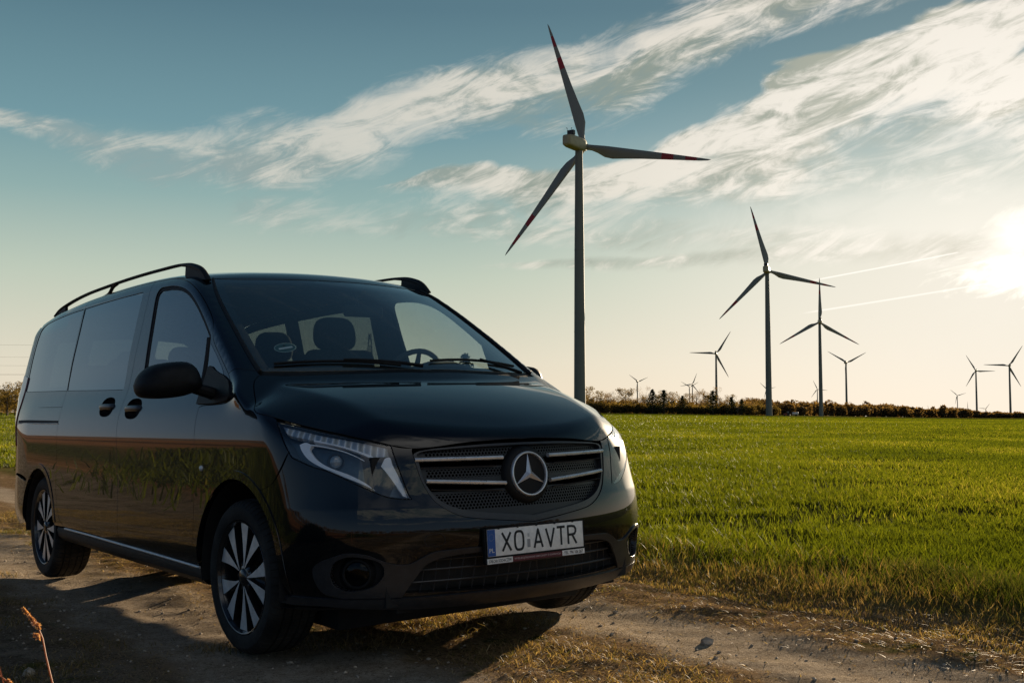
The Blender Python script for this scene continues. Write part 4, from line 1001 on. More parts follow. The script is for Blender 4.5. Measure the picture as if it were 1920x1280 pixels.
both('arch_lip',patch(ring(0,.4285,.466,-3,176),'S',h=.012,off=.0042,gap=0,depth=.008),M_paint,(ffr,ffl))
both('arch_lip',patch(ring(-3.215,.3865,.420,8,176),'S',h=.012,off=.0042,gap=0,depth=.008),M_paint,(qpr,qpl))
# round marker on the fender
mb=MB();c=side([(-.378,.800)])[0];mb.lathe([(0,-.010),(.007,-.009),(.0125,-.005),(.014,.001)],20,'y',tuple(c)); mb.make('side_marker',M_alu,ffr); mbm(mb).make('side_marker',M_alu,ffl)
# ---------------- front bumper ----------------
LAMP_low=[(.450,-.914,.885),(.468,-.909,.865),(.50,-.897,.852),(.56,-.862,.826),(.62,-.818,.805),(.68,-.754,.764),(.736,-.686,.723),(.765,-.635,.700),(.79,-.585,.690),(.806,-.545,.688)]
LAMP_in=[(.806,-.545,.688),(.80,-.555,.705),(.775,-.575,.785),(.752,-.588,.85),(.730,-.595,.905)]
LAMP_top=[(.727,-.597,.906),(.632,-.710,.938),(.486,-.792,.971),(.32,-.889,1.013)]
GR_R=[(.765,-.514,.893),(.770,-.518,.88),(.779,-.519,.865),(.795,-.510,.81),(.809,-.495,.754),(.83,-.463,.69),(.853,-.424,.651),(.868,-.38,.625),(.882,-.338,.609),(.90,-.17,.586),(.915,0,.568)]
LOW=[(.785,-.587,.316),(.809,-.54,.371),(.833,-.495,.428),(.85,-.44,.452),(.87,-.38,.461),(.89,-.27,.468),(.90,0,.470)]
LIPb=[(.35,-.93,.285),(.45,-.915,.290),(.597,-.852,.295),(.70,-.70,.28),(.77,-.578,.270),(.857,-.116,.262),(.86,0,.262)]
a1=arc(0,F_arch,63.6,-6,50)
bl_=loop(a1[::-1] if False else np.vstack([[(.19,-.968,.718)],a1[1:]]),np.vstack([a1[-1:],[(.40,-.925,.285)]]),np.array(LIPb[1:]),mir(LIPb[1:]),np.vstack([mir([(.40,-.925,.285)]),mir(a1[-1:])]),mir(np.vstack([[(.19,-.968,.718)],a1[1:]])),mir(SEAMF),mir(LAMP_low),mir(LAMP_in),[(.730,.595,.905),(.748,.552,.896),(.765,.514,.893)],mir(GR_R)[::-1],GR_R[::-1],[(.765,-.514,.893),(.748,-.552,.896),(.730,-.595,.905)],LAMP_in[::-1],LAMP_low[::-1],SEAMF)
lowg=loop(LOW,mir(LOW),[(.785,.587,.316),(.83,.36,.306),(.87,0,.300),(.83,-.36,.306),(.785,-.587,.316)])
FOGo=[(.66,-.828,.440),(.67,-.822,.452),(.70,-.79,.470),(.745,-.72,.462),(.768,-.672,.44),(.772,-.66,.40),(.757,-.682,.36),(.73,-.73,.337),(.685,-.79,.335),(.655,-.825,.36),(.65,-.835,.40)]
fog=loop(FOGo+[FOGo[0]],h=.012)
bump=pobj('front_bumper',patch(bl_,'S',holes=[lowg,fog,mir(fog)],h=.018,depth=.03),M_paint,van)
# satin trim frame around fog lamp and lower intake (proud of the bumper)
TO=[(.589,-.875,.425),(.588,-.876,.40),(.596,-.865,.359),(.615,-.842,.325),(.66,-.79,.308),(.72,-.69,.303),(.784,-.586,.301)]
TI=[(.784,-.586,.301),(.809,-.54,.371),(.833,-.495,.428),(.85,-.44,.448),(.87,-.38,.457),(.89,-.27,.462),(.90,0,.464)]
TU_=[(.905,0,.486),(.892,-.267,.483),(.870,-.38,.480),(.847,-.474,.473),(.831,-.515,.455),(.81,-.56,.432),(.79,-.61,.432),(.768,-.665,.45),(.745,-.717,.474),(.70,-.79,.484),(.655,-.832,.468),(.61,-.868,.445),(.589,-.875,.425)]
trl=loop(TO,TI,mir(TI),mir(TO),mir(TU_),TU_)
pobj('bumper_trim',patch(trl,'S',holes=[fog,mir(fog)],h=.02,off=.007,gap=0,depth=.03),M_satin,bump)
# lower lip
LI=[(.36,-.925,.272),(.45,-.912,.270),(.60,-.848,.275),(.70,-.70,.262),(.77,-.578,.252),(.857,-.116,.243),(.86,0,.243)]
LO=[(.86,0,.296),(.857,-.116,.296),(.77,-.59,.296),(.70,-.715,.299),(.60,-.855,.305),(.50,-.90,.305),(.40,-.93,.300)]
lip=loop(LI,mir(LI),mir(LO),LO)
pobj('bumper_lip',patch(lip,'S',h=.02,off=.010,gap=0,depth=.04),M_satin,bump)
V=[];ys=np.linspace(-.90,.90,41)
for y in ys:
    q=np.array(LIPb); xx=np.interp(-abs(y),q[:,1],q[:,0]) if abs(y)<.93 else .35
    V+=[(xx-.005,y,.262),(xx-.03,y,.252),(xx-.12,y,.242),(xx-.30,y,.235),(xx-.30,y,.30)]
mb=MB();mb.add(V,[(i*5+j,i*5+j+1,(i+1)*5+j+1,(i+1)*5+j) for i in range(40) for j in range(4)]);mb.make('front_undertray',M_under,bump,angle=50)
# fog lamps
for s_ in (1,-1):
    c=np.array([.690,-.735*s_,.398]);d=np.array([.78,-.62*s_,0.0]);d/=np.linalg.norm(d)
    u=np.array([d[1],-d[0],0]);Rm=np.stack([d,u,[0,0,1.]],1)
    if np.linalg.det(Rm)<0: Rm[:,1]*=-1
    def lath(prof,seg=32):
        m=MB();m.lathe(prof,seg,'x');V=np.concatenate(m.V)@Rm.T+c;q=MB();q.add(V,m.F);return q
    hs=lath([(0,-.03),(.05,-.03),(.115,-.035),(.118,-.02),(.075,-.012),(.062,.006),(.057,.010),(.050,.010),(.048,-.006)]).make('fog_lamp',M_plastic,bump)
    lath([(.0495,.004),(.040,.008),(.02,.0105),(0,.011)]).make('lens',G_fog,hs); lath([(.048,-.004),(.03,-.014),(.012,-.02),(0,-.02)]).make('reflector',M_under,hs)
    lath([(.060,.008),(.058,.013),(.052,.014),(.049,.010)]).make('bezel',M_plastic,hs)
# lower intake mesh: recessed panel, horizontal bars and fins
lowb=pobj('lower_intake',patch(lowg,'S',h=.03,off=-.06,gap=-.02,walls=False),M_rub,bump)
mb=MB()
for z in (.352,.400,.440):
    P=[];
    for y in np.linspace(-.60,.60,31):
        if z>.43 and abs(y)>.49: continue
        if z>.39 and abs(y)>.53: continue
        P.append(snap([(.88-.3*y*y,y,z)],'S')[0]-np.array([.022,0,0]))
    mb.tube(P,[.0042]*len(P),6)
mb.make('grille_bar',M_satin,lowb)
mb=MB()
for y in np.arange(-.55,.551,.055):
    zt=.452 if abs(y)<.46 else .40; s_=np.sign(y) if y else 0
    a=snap([(.88-.3*y*y,y,.312)],'S')[0]-np.array([.03,0,0]);b_=snap([(.88-.3*y*y,y-s_*.02,zt)],'S')[0]-np.array([.03,0,0])
    mb.tube([a,b_],.003,4)
mb.make('grille_fin',M_satin,lowb)
# upper grille
GTOP=[(.845,0,.905),(.835,-.19,.903),(.805,-.387,.893),(.79,-.45,.888),(.772,-.505,.876),(.779,-.519,.865)]
grl=loop(GR_R[2:],mir(GR_R[2:]),mir(GTOP),GTOP)
GI=loop([(.778,-.500,.868),(.79,-.497,.83),(.805,-.480,.754),(.83,-.445,.695),(.858,-.400,.660),(.876,-.33,.636),(.905,0,.594)],mir([(.778,-.500,.868),(.79,-.497,.83),(.805,-.480,.754),(.83,-.445,.695),(.858,-.400,.660),(.876,-.33,.636),(.905,0,.594)]),mir([(.84,0,.895),(.83,-.19,.893),(.80,-.38,.886),(.78,-.48,.878),(.778,-.500,.868)]),[(.84,0,.895),(.83,-.19,.893),(.80,-.38,.886),(.78,-.48,.878),(.778,-.500,.868)])
grille=pobj('grille',patch(grl,'S',holes=[GI],h=.02,off=-.004,gap=.001,depth=.04),M_satin,van)
M_mesh=pmat('grille_mesh',(.022,.023,.026),.42); t,b=nt(M_mesh)
g=t.new('ShaderNodeTexCoord').outputs['Object'];sp_=t.new('ShaderNodeSeparateXYZ');t.link(g,sp_.inputs[0])
pit=.0155; yy_=t.mul(sp_.outputs[1],1/pit);zz_=t.mul(sp_.outputs[2],1/(pit*.80))
row=t.math('FLOOR',zz_);fz=t.sub(t.sub(zz_,row),.5);sh=t.mul(t.math('MODULO',t.math('ABSOLUTE',row),2.),.5)
yv_n=t.add(yy_,sh);fy=t.sub(t.sub(yv_n,t.math('FLOOR',yv_n)),.5)
rr_=t.math('SQRT',t.add(t.mul(fy,fy),t.mul(t.mul(fz,fz),.64)))
z_=sp_.outputs[2];ay_=t.math('ABSOLUTE',sp_.outputs[1])
def rng(a,b_): return t.mul(t.math('GREATER_THAN',z_,a),t.math('LESS_THAN',z_,b_))
zone=t.math('MAXIMUM',rng(.850,.890),t.math('MAXIMUM',rng(.765,.800),rng(.635,.700)))
hol=t.mul(t.sstep(rr_,.36,.28),t.mul(zone,t.math('LESS_THAN',ay_,t.sub(.46,t.mul(t.math('MAXIMUM',t.sub(.70,z_),0.),1.6)))))
slot=t.math('MAXIMUM',rng(.808,.834),rng(.712,.744))
t.link(t.mix(t.math('MAXIMUM',hol,slot),(.012,.0125,.014),(.0006,.0006,.0007)),b.inputs['Base Color'])
t.link(t.mul(t.sub(1.,t.math('MAXIMUM',hol,slot)),.5),b.inputs['Specular IOR Level'])
bn=t.new('ShaderNodeBump');bn.inputs['Strength'].default_value=.8;bn.inputs['Distance'].default_value=.004;t.link(t.sub(1.,hol),bn.inputs['Height']);t.link(bn.outputs[0],b.inputs['Normal'])
gp=pobj('grille_mesh',patch(GI,'S',h=.02,off=-.026,gap=-.012,walls=False),M_mesh,grille)
def bar(P0,P1,hh,dd,mat,nm,par,off,n=14):
    """curved slat between two surface points"""
    P0=np.array(P0);P1=np.array(P1);V=[];k=8
    for i in range(n+1):
        q=P0+(P1-P0)*i/n;p=snap([q],'S')[0];nn=grad(np.array([p]))[0];nn[2]=0;nn/=np.linalg.norm(nn);p=p+nn*off
        for (a,c) in ((-.5,0),(-.5,.55),(-.25,.95),(.12,1.0),(.45,.75),(.5,.3),(.5,0),(0,-.3)):
            V.append(p+nn*dd*c+np.array([0,0,1.])*hh*a)
    F=[(i*k+j,i*k+(j+1)%k,(i+1)*k+(j+1)%k,(i+1)*k+j) for i in range(n) for j in range(k)]+[tuple(range(k)),tuple(n*k+j for j in range(k))]
    m=MB();m.add(V,F);return m.make(nm,mat,par,angle=28)
for s_ in (-1,1):
    bar((.781,.512*s_,.845),(.868,.125*s_,.842),.017,.018,M_chrome,'chrome_slat',grille,-.012)
    bar((.811,.476*s_,.757),(.884,.122*s_,.735),.017,.018,M_chrome,'chrome_slat',grille,-.012)
    bar((.79,.498*s_,.812),(.868,.158*s_,.808),.005,.010,M_satin,'thin_slat',grille,-.016)
    bar((.822,.462*s_,.722),(.886,.14*s_,.706),.005,.010,M_satin,'thin_slat',grille,-.016)
# badge: bezel, dark disc, ring and three pointed star
BC=np.array([.872,0,.767]); tl=rad(-8)
def bx(V): # local (right(y), up(z), out(x)) -> van
    V=np.asarray(V,float);c,s_=math.cos(tl),math.sin(tl); x=V[:,2]*c-V[:,1]*-s_*-1;  out_=np.stack([V[:,2]*c+V[:,1]*s_,V[:,0],V[:,1]*c-V[:,2]*s_],1);return out_+BC
m=MB();m.lathe([(.128,-.035),(.122,-.01),(.112,.003),(.100,.008),(0,.008)],56,'x');V=np.concatenate(m.V);q=MB();q.add(bx(np.stack([V[:,1],V[:,2]*1.02,V[:,0]],1)),m.F)
badge=q.make('badge',M_plastic,grille)
m=MB();m.lathe([(.087,.008),(.087,.0085),(0,.0105)],56,'x');V=np.concatenate(m.V);q=MB();q.add(bx(np.stack([V[:,1],V[:,2],V[:,0]],1)),m.F);q.make('badge_disc',M_under,badge)
m=MB();m.lathe([(.086,.006),(.086,.016),(.0885,.020),(.0925,.0205),(.0955,.017),(.0965,.006)],72,'x');V=np.concatenate(m.V);q=MB();q.add(bx(np.stack([V[:,1],V[:,2],V[:,0]],1)),m.F);q.make('badge_ring',M_star,badge)
V=[(0,0,.024)];F=[]
for k in range(3):
    a=rad(90+120*k);V.append((.0875*math.cos(a),.0875*math.sin(a),.013))
for k in range(3):
    a=rad(150+120*k);V.append((.0175*math.cos(a),.0175*math.sin(a),.011))
for k in range(3): F+=[(0,1+k,4+k),(0,4+k,1+(k+1)%3)]
nb=len(V);V+=[(x_,y_,.0095) for x_,y_,_z in V[1:]]
m=MB();m.add(bx(np.array(V)),F);m.make('badge_star',M_star,badge,smooth=False,fix=False)
# ---------------- headlights ----------------
lampl=loop(LAMP_rear,LAMP_low,LAMP_in,[(.730,-.595,.905),(.632,-.709,.9385),(.486,-.791,.972),(.32,-.889,1.013)])
M_hous=vary(pmat('lamp_housing',(.055,.078,.095),.30,.2),12,.25); M_led=pmat('led_optic',(.45,.50,.54),.15,.0,.8); t,b=nt(M_led)  # blue-grey housing, its colour lightened to carry sky reflection on the lens
g=t.new('ShaderNodeTexCoord').outputs['Object'];sx_=t.new('ShaderNodeSeparateXYZ');t.link(g,sx_.inputs[0])
dg=t.add(t.mul(sx_.outputs[0],1.0),t.mul(t.math('ABSOLUTE',sx_.outputs[1]),-1.0));ph=t.math('FRACT',t.mul(dg,1/.075));cell=t.math('ABSOLUTE',t.sub(ph,.5))
t.link(t.mix(t.sstep(cell,.05,.47),(.50,.56,.60),(.97,.98,.98)),b.inputs['Base Color'])
bn=t.new('ShaderNodeBump');bn.inputs['Strength'].default_value=1.0;bn.inputs['Distance'].default_value=.02;t.link(t.math('SINE',t.mul(ph,6.28)),bn.inputs['Height']);t.link(bn.outputs[0],b.inputs['Normal'])
M_silv=vary(pmat('silver_light_guide',(.9,.92,.94),.25,.0,.8),20,.05)
M_lens=pmat('projector_lens',(.20,.24,.27),.03,.0,1.0,1.0)
bez=patch(lampl,'S',h=.02,off=-.055,gap=-.004,depth=0,walls=False)
# side walls of the housing
def wallring(outl,ch,o0,o1,gap):
    B=inset(outl,ch,gap);N=grad(B);m=len(B);V=np.concatenate([B+N*o0,B+N*o1]);F=[(i,(i+1)%m,m+(i+1)%m,m+i) for i in range(m)]
    return V,F
hr,hl=both('headlight',patch(lampl,'S',h=.02,off=-.0015,gap=.003,depth=.006),G_lamp,van)
both('housing',bez,M_hous,(hr,hl))
V,F=wallring(lampl,'S',-.004,-.058,.006); mb=MB();mb.add(V,F);mb.make('bezel',M_plastic,hr);mbm(mb).make('bezel',M_plastic,hl)
LED=[(.352,-.888,1.005),(.40,-.861,.993),(.56,-.755,.955),(.718,-.602,.899),(.735,-.606,.867),(.722,-.642,.853),(.688,-.686,.880),(.62,-.76,.912),(.517,-.837,.943),(.405,-.903,.967)]
ledl=loop(LED[:4],LED[3:5],LED[4:],[LED[-1],LED[0]],h=.008)
both('daytime_light',patch(ledl,'S',h=.02,off=-.018,gap=0,depth=.02),M_led,(hr,hl))
BLD=[(.521,-.84,.937),(.595,-.786,.918),(.67,-.712,.883),(.714,-.661,.849),(.741,-.63,.808),(.762,-.605,.765),(.781,-.585,.725),(.791,-.574,.704)]
BLO=[(.802,-.551,.696),(.785,-.572,.745),(.768,-.586,.79),(.752,-.600,.83),(.738,-.605,.862),(.725,-.640,.853),(.69,-.687,.879),(.622,-.762,.913),(.521,-.84,.944)]
both('light_blade',patch(loop(BLD,[BLD[-1],BLO[0]],BLO,[BLO[-1],BLD[0]],h=.008),'S',h=.015,off=-.013,gap=0,depth=.022),M_silv,(hr,hl))
SW=[(.479,-.886,.922),(.498,-.888,.894),(.533,-.875,.859),(.602,-.83,.818),(.675,-.756,.777),(.717,-.703,.749),(.740,-.672,.728),(.711,-.708,.762),(.672,-.754,.793),(.60,-.828,.833),(.555,-.857,.866),(.525,-.864,.904),(.53,-.852,.920),(.50,-.872,.932),(.479,-.886,.922)]
both('light_guide',patch(loop(SW[:7],SW[6:13],SW[12:],h=.007),'S',h=.012,off=-.014,gap=0,depth=.02),M_silv,(hr,hl))
tp=snap(crv([(.522,-.855,.921),(.575,-.815,.911),(.628,-.765,.892),(.664,-.729,.872),(.692,-.698,.850)]),'S');tp=tp-grad(tp)*.014
mb=MB();mb.tube(tp,np.linspace(.004,.0018,len(tp)),6);mb.make('light_strip',M_silv,hr);mbm(mb).make('light_strip',M_silv,hl)
def lensat(P,r,nm,mat):
    p=snap([P],'S')[0];n_=grad(np.array([p]))[0];n_=n_*.3+np.array([1,-.15,0])*.7;n_/=np.linalg.norm(n_);p=p-n_*.040
    u=np.cross(n_,[0,0,1.]);u/=np.linalg.norm(u);v=np.cross(u,n_)
    m=MB();m.lathe([(r*1.25,-.02),(r*1.25,.004),(r*1.08,.008),(r,.004)],28,'x');m2=MB();m2.lathe([(r,.003)]+[(r*math.cos(a),.004+r*.55*math.sin(a)) for a in np.linspace(.1,1.57,7)],28,'x')
    for mm,name_,mat_ in ((m,'projector_ring',M_satin),(m2,nm,mat)):
        V=np.concatenate(mm.V);V=V[:,:1]*n_+V[:,1:2]*u+V[:,2:3]*v+p;q=MB();q.add(V,mm.F);q.make(name_,mat_,hr);mbm(q).make(name_,mat_,hl)
lensat((.634,-.79,.847),.026,'projector_lens',M_lens); lensat((.722,-.672,.803),.014,'projector_lens',M_silv)
both('gasket',patch(inset(lampl,'S',-.014),'S',holes=[inset(lampl,'S',.003)],h=.02,off=-.010,gap=0,walls=False),M_rub,(hr,hl))
# body cavity behind the lamps so that nothing shines through
# ---------------- number plate ----------------
PC=np.array([.921,0.0,.492]); pt_=rad(3)
def plate(V):
    V=np.asarray(V,float);c,s_=math.cos(pt_),math.sin(pt_)
    return np.stack([V[:,2]*c-V[:,1]*s_*-1*-1,V[:,0],V[:,1]*c+V[:,2]*s_],1)+PC       # local: (y, z, out)
M_white=vary(pmat('plate_white',(.82,.82,.79),.38),45,.10); M_blue=pmat('plate_blue',(.02,.09,.34),.35); M_ink=pmat('plate_ink',(.008,.010,.013),.4); M_red=pmat('strip_red',(.10,.012,.018),.35); M_grey=pmat('sticker_grey',(.30,.31,.32),.35)
def pbox(c,d,b=0.): 
    m=MB();m.box(c,d,b=b);V=np.concatenate(m.V);q=MB();q.add(plate(V),m.F);return q
holder=pbox((0,-.010,-.008),(.540,.146,.020),.006).make('number_plate',M_plastic,van)
pbox((0,.004,.0035),(.518,.111,.003),.001).make('plate_panel',M_white,holder)
pbox((-.238,.004,.0054),(.040,.108,.001)).make('country_band',M_blue,holder)
for p0,p1 in (((-.262,.062),(.262,.062)),((-.262,-.056),(.262,-.056)),((-.262,.062),(-.262,-.056)),((.262,.062),(.262,-.056))):
    m=MB();m.tube([(p0[0],p0[1],.005),(p1[0],p1[1],.005)],.0028,6);V=np.concatenate(m.V);q=MB();q.add(plate(V),m.F);q.make('frame_lip',M_plastic,holder)
for yq in (-.2,-.1,0,.1,.2): pbox((yq,.059,.007),(.008,.004,.003)).make('frame_clip',M_plastic,holder)
pbox((-.197,-.0705,.0035),(.130,.022,.003)).make('dealer_strip',M_white,holder)
pbox((.002,-.0705,.0035),(.268,.022,.003)).make('dealer_strip',M_red,holder)
pbox((.199,-.0705,.0035),(.126,.022,.003)).make('dealer_strip',M_white,holder)
# the van's left is +y; seen from the front +y is on the right hand side, as local first axis
def strokes(paths,x0,y0,sx,sy,wd,out_,name,mat,par):
    """flat ribbon letters: each path a list of (u,v) in a 0..1 box"""
    V=[];F=[]
    def quad(a,b_):
        a=np.array(a);b_=np.array(b_);d=b_-a;L=np.linalg.norm(d)
        if L<1e-9:return
        d/=L;n_=np.array([-d[1],d[0]])*wd/2;k=len(V);
        for p in (a-n_-d*wd*.0,b_-n_,b_+n_,a+n_): V.append((p[0],p[1],out_))
        F.append((k,k+1,k+2,k+3))
    def disc(c):
        k=len(V);m_=10
        for i in range(m_): V.append((c[0]+wd/2*math.cos(6.2832*i/m_),c[1]+wd/2*math.sin(6.2832*i/m_),out_+.00005))
        F.append(tuple(range(k,k+m_)))
    for P in paths:
        Q=[(x0+u*sx,y0+v*sy) for u,v in P]
        for a,b_ in zip(Q[:-1],Q[1:]): quad(a,b_)
        for c in Q[1:-1]: disc(c)
    Vt=plate(np.array(V)); m=MB();m.add(Vt,F);return m.make(name,mat,par,smooth=False,fix=False)
oval=[(.5+.5*math.cos(a)*1.0 if False else .5+.5*np.sign(math.cos(a))*abs(math.cos(a))**.6,.5+.5*np.sign(math.sin(a))*abs(math.sin(a))**.75) for a in np.linspace(0,2*math.pi,33)]
GL={'X':[[(0,0),(1,1)],[(0,1),(1,0)]],'O':[oval],'A':[[(0,0),(.5,1),(1,0)],[(.17,.3),(.83,.3)]],'V':[[(0,1),(.5,0),(1,1)]],'T':[[(0,1),(1,1)],[(.5,1),(.5,0)]],
    'R':[[(0,0),(0,1),(.5,1),(.8,.96),(.95,.83),(.95,.68),(.8,.55),(.5,.52),(0,.52)],[(.5,.52),(1,0)]]}
xs_={'X':-.160,'O':-.094,'A':.008,'V':.074,'T':.134,'R':.196}
for ch_,xx in xs_.items(): strokes(GL[ch_],xx-.0225,-.0345,.045,.076,.0105,.0056,'plate_letter',M_ink,holder)
pbox((-.0435,-.012,.0052),(.016,.034,.0008)).make('plate_seal',M_grey,holder); pbox((-.0435,.022,.0052),(.010,.014,.0006)).make('plate_seal',pmat('seal_pale',(.50,.51,.50),.3),holder)
# ring of stars on the blue band
V=[];F=[]
for k in range(12):
    cx,cy=-.238+.0125*math.cos(k*math.pi/6),.026+.0135*math.sin(k*math.pi/6);n0=len(V)
    for j in range(10):
        r_=.0018 if j%2==0 else .0008; V.append((cx+r_*math.sin(j*math.pi/5),cy+r_*math.cos(j*math.pi/5),.0062))
    F.append(tuple(range(n0,n0+10)))
m=MB();m.add(plate(np.array(V)),F);m.make('band_stars',pmat('star_yellow',(.35,.38,.30),.5),holder,smooth=False,fix=False)
def text(body,cx,cy,hgt,wid,mat,name,par,out_=.0056,fn=plate,bold=0.0):
    cu=bpy.data.curves.new('t','FONT');cu.body=body;cu.size=1.0;cu.align_x='CENTER';cu.align_y='CENTER';cu.offset=bold;cu.resolution_u=3
    o=bpy.data.objects.new('t',cu);COL.objects.link(o);bpy.context.view_layer.update()
    me=bpy.data.meshes.new_from_object(o.evaluated_get(bpy.context.evaluated_depsgraph_get()));bpy.data.objects.remove(o)
    V=np.array([v.co[:] for v in me.vertices]);mn,mx=V.min(0),V.max(0)
    V[:,0]=(V[:,0]-(mn[0]+mx[0])/2)/(mx[0]-mn[0])*wid+cx;V[:,1]=(V[:,1]-(mn[1]+mx[1])/2)/(mx[1]-mn[1])*hgt+cy;V[:,2]=out_
    F=[tuple(p.vertices) for p in me.polygons];bpy.data.meshes.remove(me)
    m=MB();m.add(fn(V),F);return m.make(name,mat,par,smooth=False,fix=False)
M_wtx=pmat('white_print',(.62,.62,.62),.5); M_pink=pmat('pink_print',(.55,.40,.40),.5)
text('PL',-.238,-.027,.018,.026,M_wtx,'country_letters',holder,.0062,bold=.02)
text('SOB-CAR SOCHACZEW',-.197,-.0705,.013,.118,M_ink,'dealer_lettering',holder,bold=.01)
text('WYSELEKCJONOWANE SAMOCHODY Z GWARANCJĄ',.002,-.0705,.0105,.250,M_pink,'dealer_lettering',holder,bold=.01)
text('TEL. 796 106 267',.199,-.0705,.013,.106,M_ink,'dealer_lettering',holder,bold=.01)
# tow cover and parking sensors on the bumper
def dot(P,r,nm,mat,par,off=.0008,ring=True):
    p=snap([P],'S')[0];n_=grad(np.array([p]))[0];u=np.cross(n_,[0,0,1.]);u/=np.linalg.norm(u);v=np.cross(u,n_);m=MB()
    prof=[(r,-.006),(r,-.001),(r*.86,off),(0,off+.0004)] if ring else [(r,-.004),(r,off),(0,off)]
    m.lathe(prof,22,'x');V=np.concatenate(m.V);V=V[:,:1]*n_+V[:,1:2]*u+V[:,2:3]*v+p;q=MB();q.add(V,m.F);return q.make(nm,mat,par)
for P in ((.888,-.317,.512),(.888,.317,.512),(.79,-.65,.56),(.79,.65,.56)): dot(P,.0115,'parking_sensor',M_paint,bump)
tow=loop([(.862,-.445,.548),(.845,-.49,.545)],[(.845,-.49,.545),(.838,-.508,.53),(.845,-.50,.50)],[(.845,-.50,.50),(.86,-.46,.497),(.868,-.43,.505)],[(.868,-.43,.505),(.866,-.428,.53),(.862,-.445,.548)],h=.006)
V,F=wallring(tow,'S',.0006,-.004,0); 
tb=inset(tow,'S',-.0016);pobj('tow_cover_gap',patch(tb,'S',holes=[inset(tow,'S',.0006)],h=.02,off=.0006,gap=0,walls=False),M_rub,bump)
# ---------------- rear ----------------
def uz(u,z): return onsurf(np.array([(u,z)]),'S')[0]
uc=X1-RR*math.pi/2
def ucurve(pts): return np.array([uz(a,b_) for a,b_ in pts])
ucr=s_fwd(np.array([(-3.90,-.9,.9)]))[0]; uq=float(s_fwd(side([(-3.89,.9)]))[0][0]); ute=uc+.80
uqb=float(s_fwd(side([(-3.88,.67)]))[0][0]); ua=float(s_fwd(arc(-3.215,AR,132,133,2))[0][0])
# corner panel + tail lamp + tailgate + bumper, each on the wrap-around chart
zz=[.67,.9,1.15]
ql_r=[side([(-3.885,.67)])[0],side([(-3.895,.9)])[0],side([(-3.905,1.15)])[0]]
up=[side([(-3.94,1.25)])[0],side([(-3.96,1.40)])[0],side([(-3.96,1.56)])[0],side([(-3.935,1.66)])[0],side([(-3.905,1.71)])[0]]
tgl=[(ute,.60),(ute,.9),(ute,1.2),(ute+.01,1.5),(ute+.03,1.72)]
TG=ucurve(tgl)
cpl=loop(np.array(ql_r),np.vstack([ql_r[-1:],up]),np.vstack([up[-1:],TG[-1:]]),TG[::-1],np.vstack([TG[:1],ql_r[:1]]))
tlz=(.80,1.42)
both('rear_corner',patch(cpl,'S',h=.025,depth=.02),M_paint,van)
TLo=[(uq-.035,.86),(uq-.04,1.1),(uq-.06,1.35),(ute+.012,1.37),(ute+.012,.86)]
tll=loop(ucurve([TLo[0],TLo[1],TLo[2]]),ucurve([TLo[2],TLo[3]]),ucurve([TLo[3],TLo[4]]),ucurve([TLo[4],TLo[0]]))
M_tail=pmat('tail_lamp_red',(.18,.006,.006),.12,0,.5,1.0)
both('tail_light',patch(tll,'S',h=.03,off=.006,gap=0,depth=.012),M_tail,van)
tgb=loop(TG,np.vstack([TG[-1:],[( -4.06,-.3,1.76)],[(-4.07,0,1.765)]]),np.vstack([[(-4.07,0,1.765)],[(-4.06,.3,1.76)],mir(TG)[:1]]),mir(TG),np.vstack([mir(TG)[-1:],[(-4.2,0,.60)],TG[:1]]))
rwl=loop([(-4.2,-.66,1.18),(-4.15,-.62,1.45),(-4.1,-.56,1.66)],[(-4.1,-.56,1.66),(-4.1,0,1.70),(-4.1,.56,1.66)],[(-4.1,.56,1.66),(-4.15,.62,1.45),(-4.2,.66,1.18)],[(-4.2,.66,1.18),(-4.2,0,1.16),(-4.2,-.66,1.18)])
tg=pobj('tailgate',patch(tgb,'S',holes=[inset(rwl,'S',-.006)],h=.03,depth=.03),M_paint,van)
pobj('rear_window',patch(rwl,'S',h=.05,off=-.003,gap=0,depth=.004),G_pr,tg)
pobj('black_border',patch(rwl,'S',holes=[inset(rwl,'S',.04)],h=.05,off=-.009,gap=0,walls=False),M_rub,tg)
M_rp=pmat('rear_plate',(.6,.6,.58),.4)
# gap filler between roof edge and tailgate
fl=loop([(-3.905,-.757,1.72),(-4.0,-.6,1.755),(-4.06,-.3,1.765),(-4.07,0,1.77)],[(-4.07,0,1.77),(-4.06,.3,1.765),(-4.0,.6,1.755),(-3.905,.757,1.72)],mir(RB),RB[::-1]) if False else None
rb=loop(ucurve([(ua,.62),(uqb+.02,.655),(uqb-.1,.655)]),ucurve([(uqb-.1,.655),(ute,.59),(uc,.585)]),mir(ucurve([(uqb-.1,.655),(ute,.59),(uc,.585)])),mir(ucurve([(ua,.62),(uqb+.02,.655),(uqb-.1,.655)])),
        mir(np.vstack([ucurve([(ua+.0,.62)])*0+arc(-3.215,AR,133,180,24)[::-1]])),mir(ucurve([(uc,.33),(ute,.33),(uqb-.1,.31),(-3.61,.33)])),ucurve([(uc,.33),(ute,.33),(uqb-.1,.31),(-3.61,.33)]),arc(-3.215,AR,133,180,24)[::-1])
pobj('rear_bumper',patch(rb,'S',h=.03,depth=.03),M_paint,van)
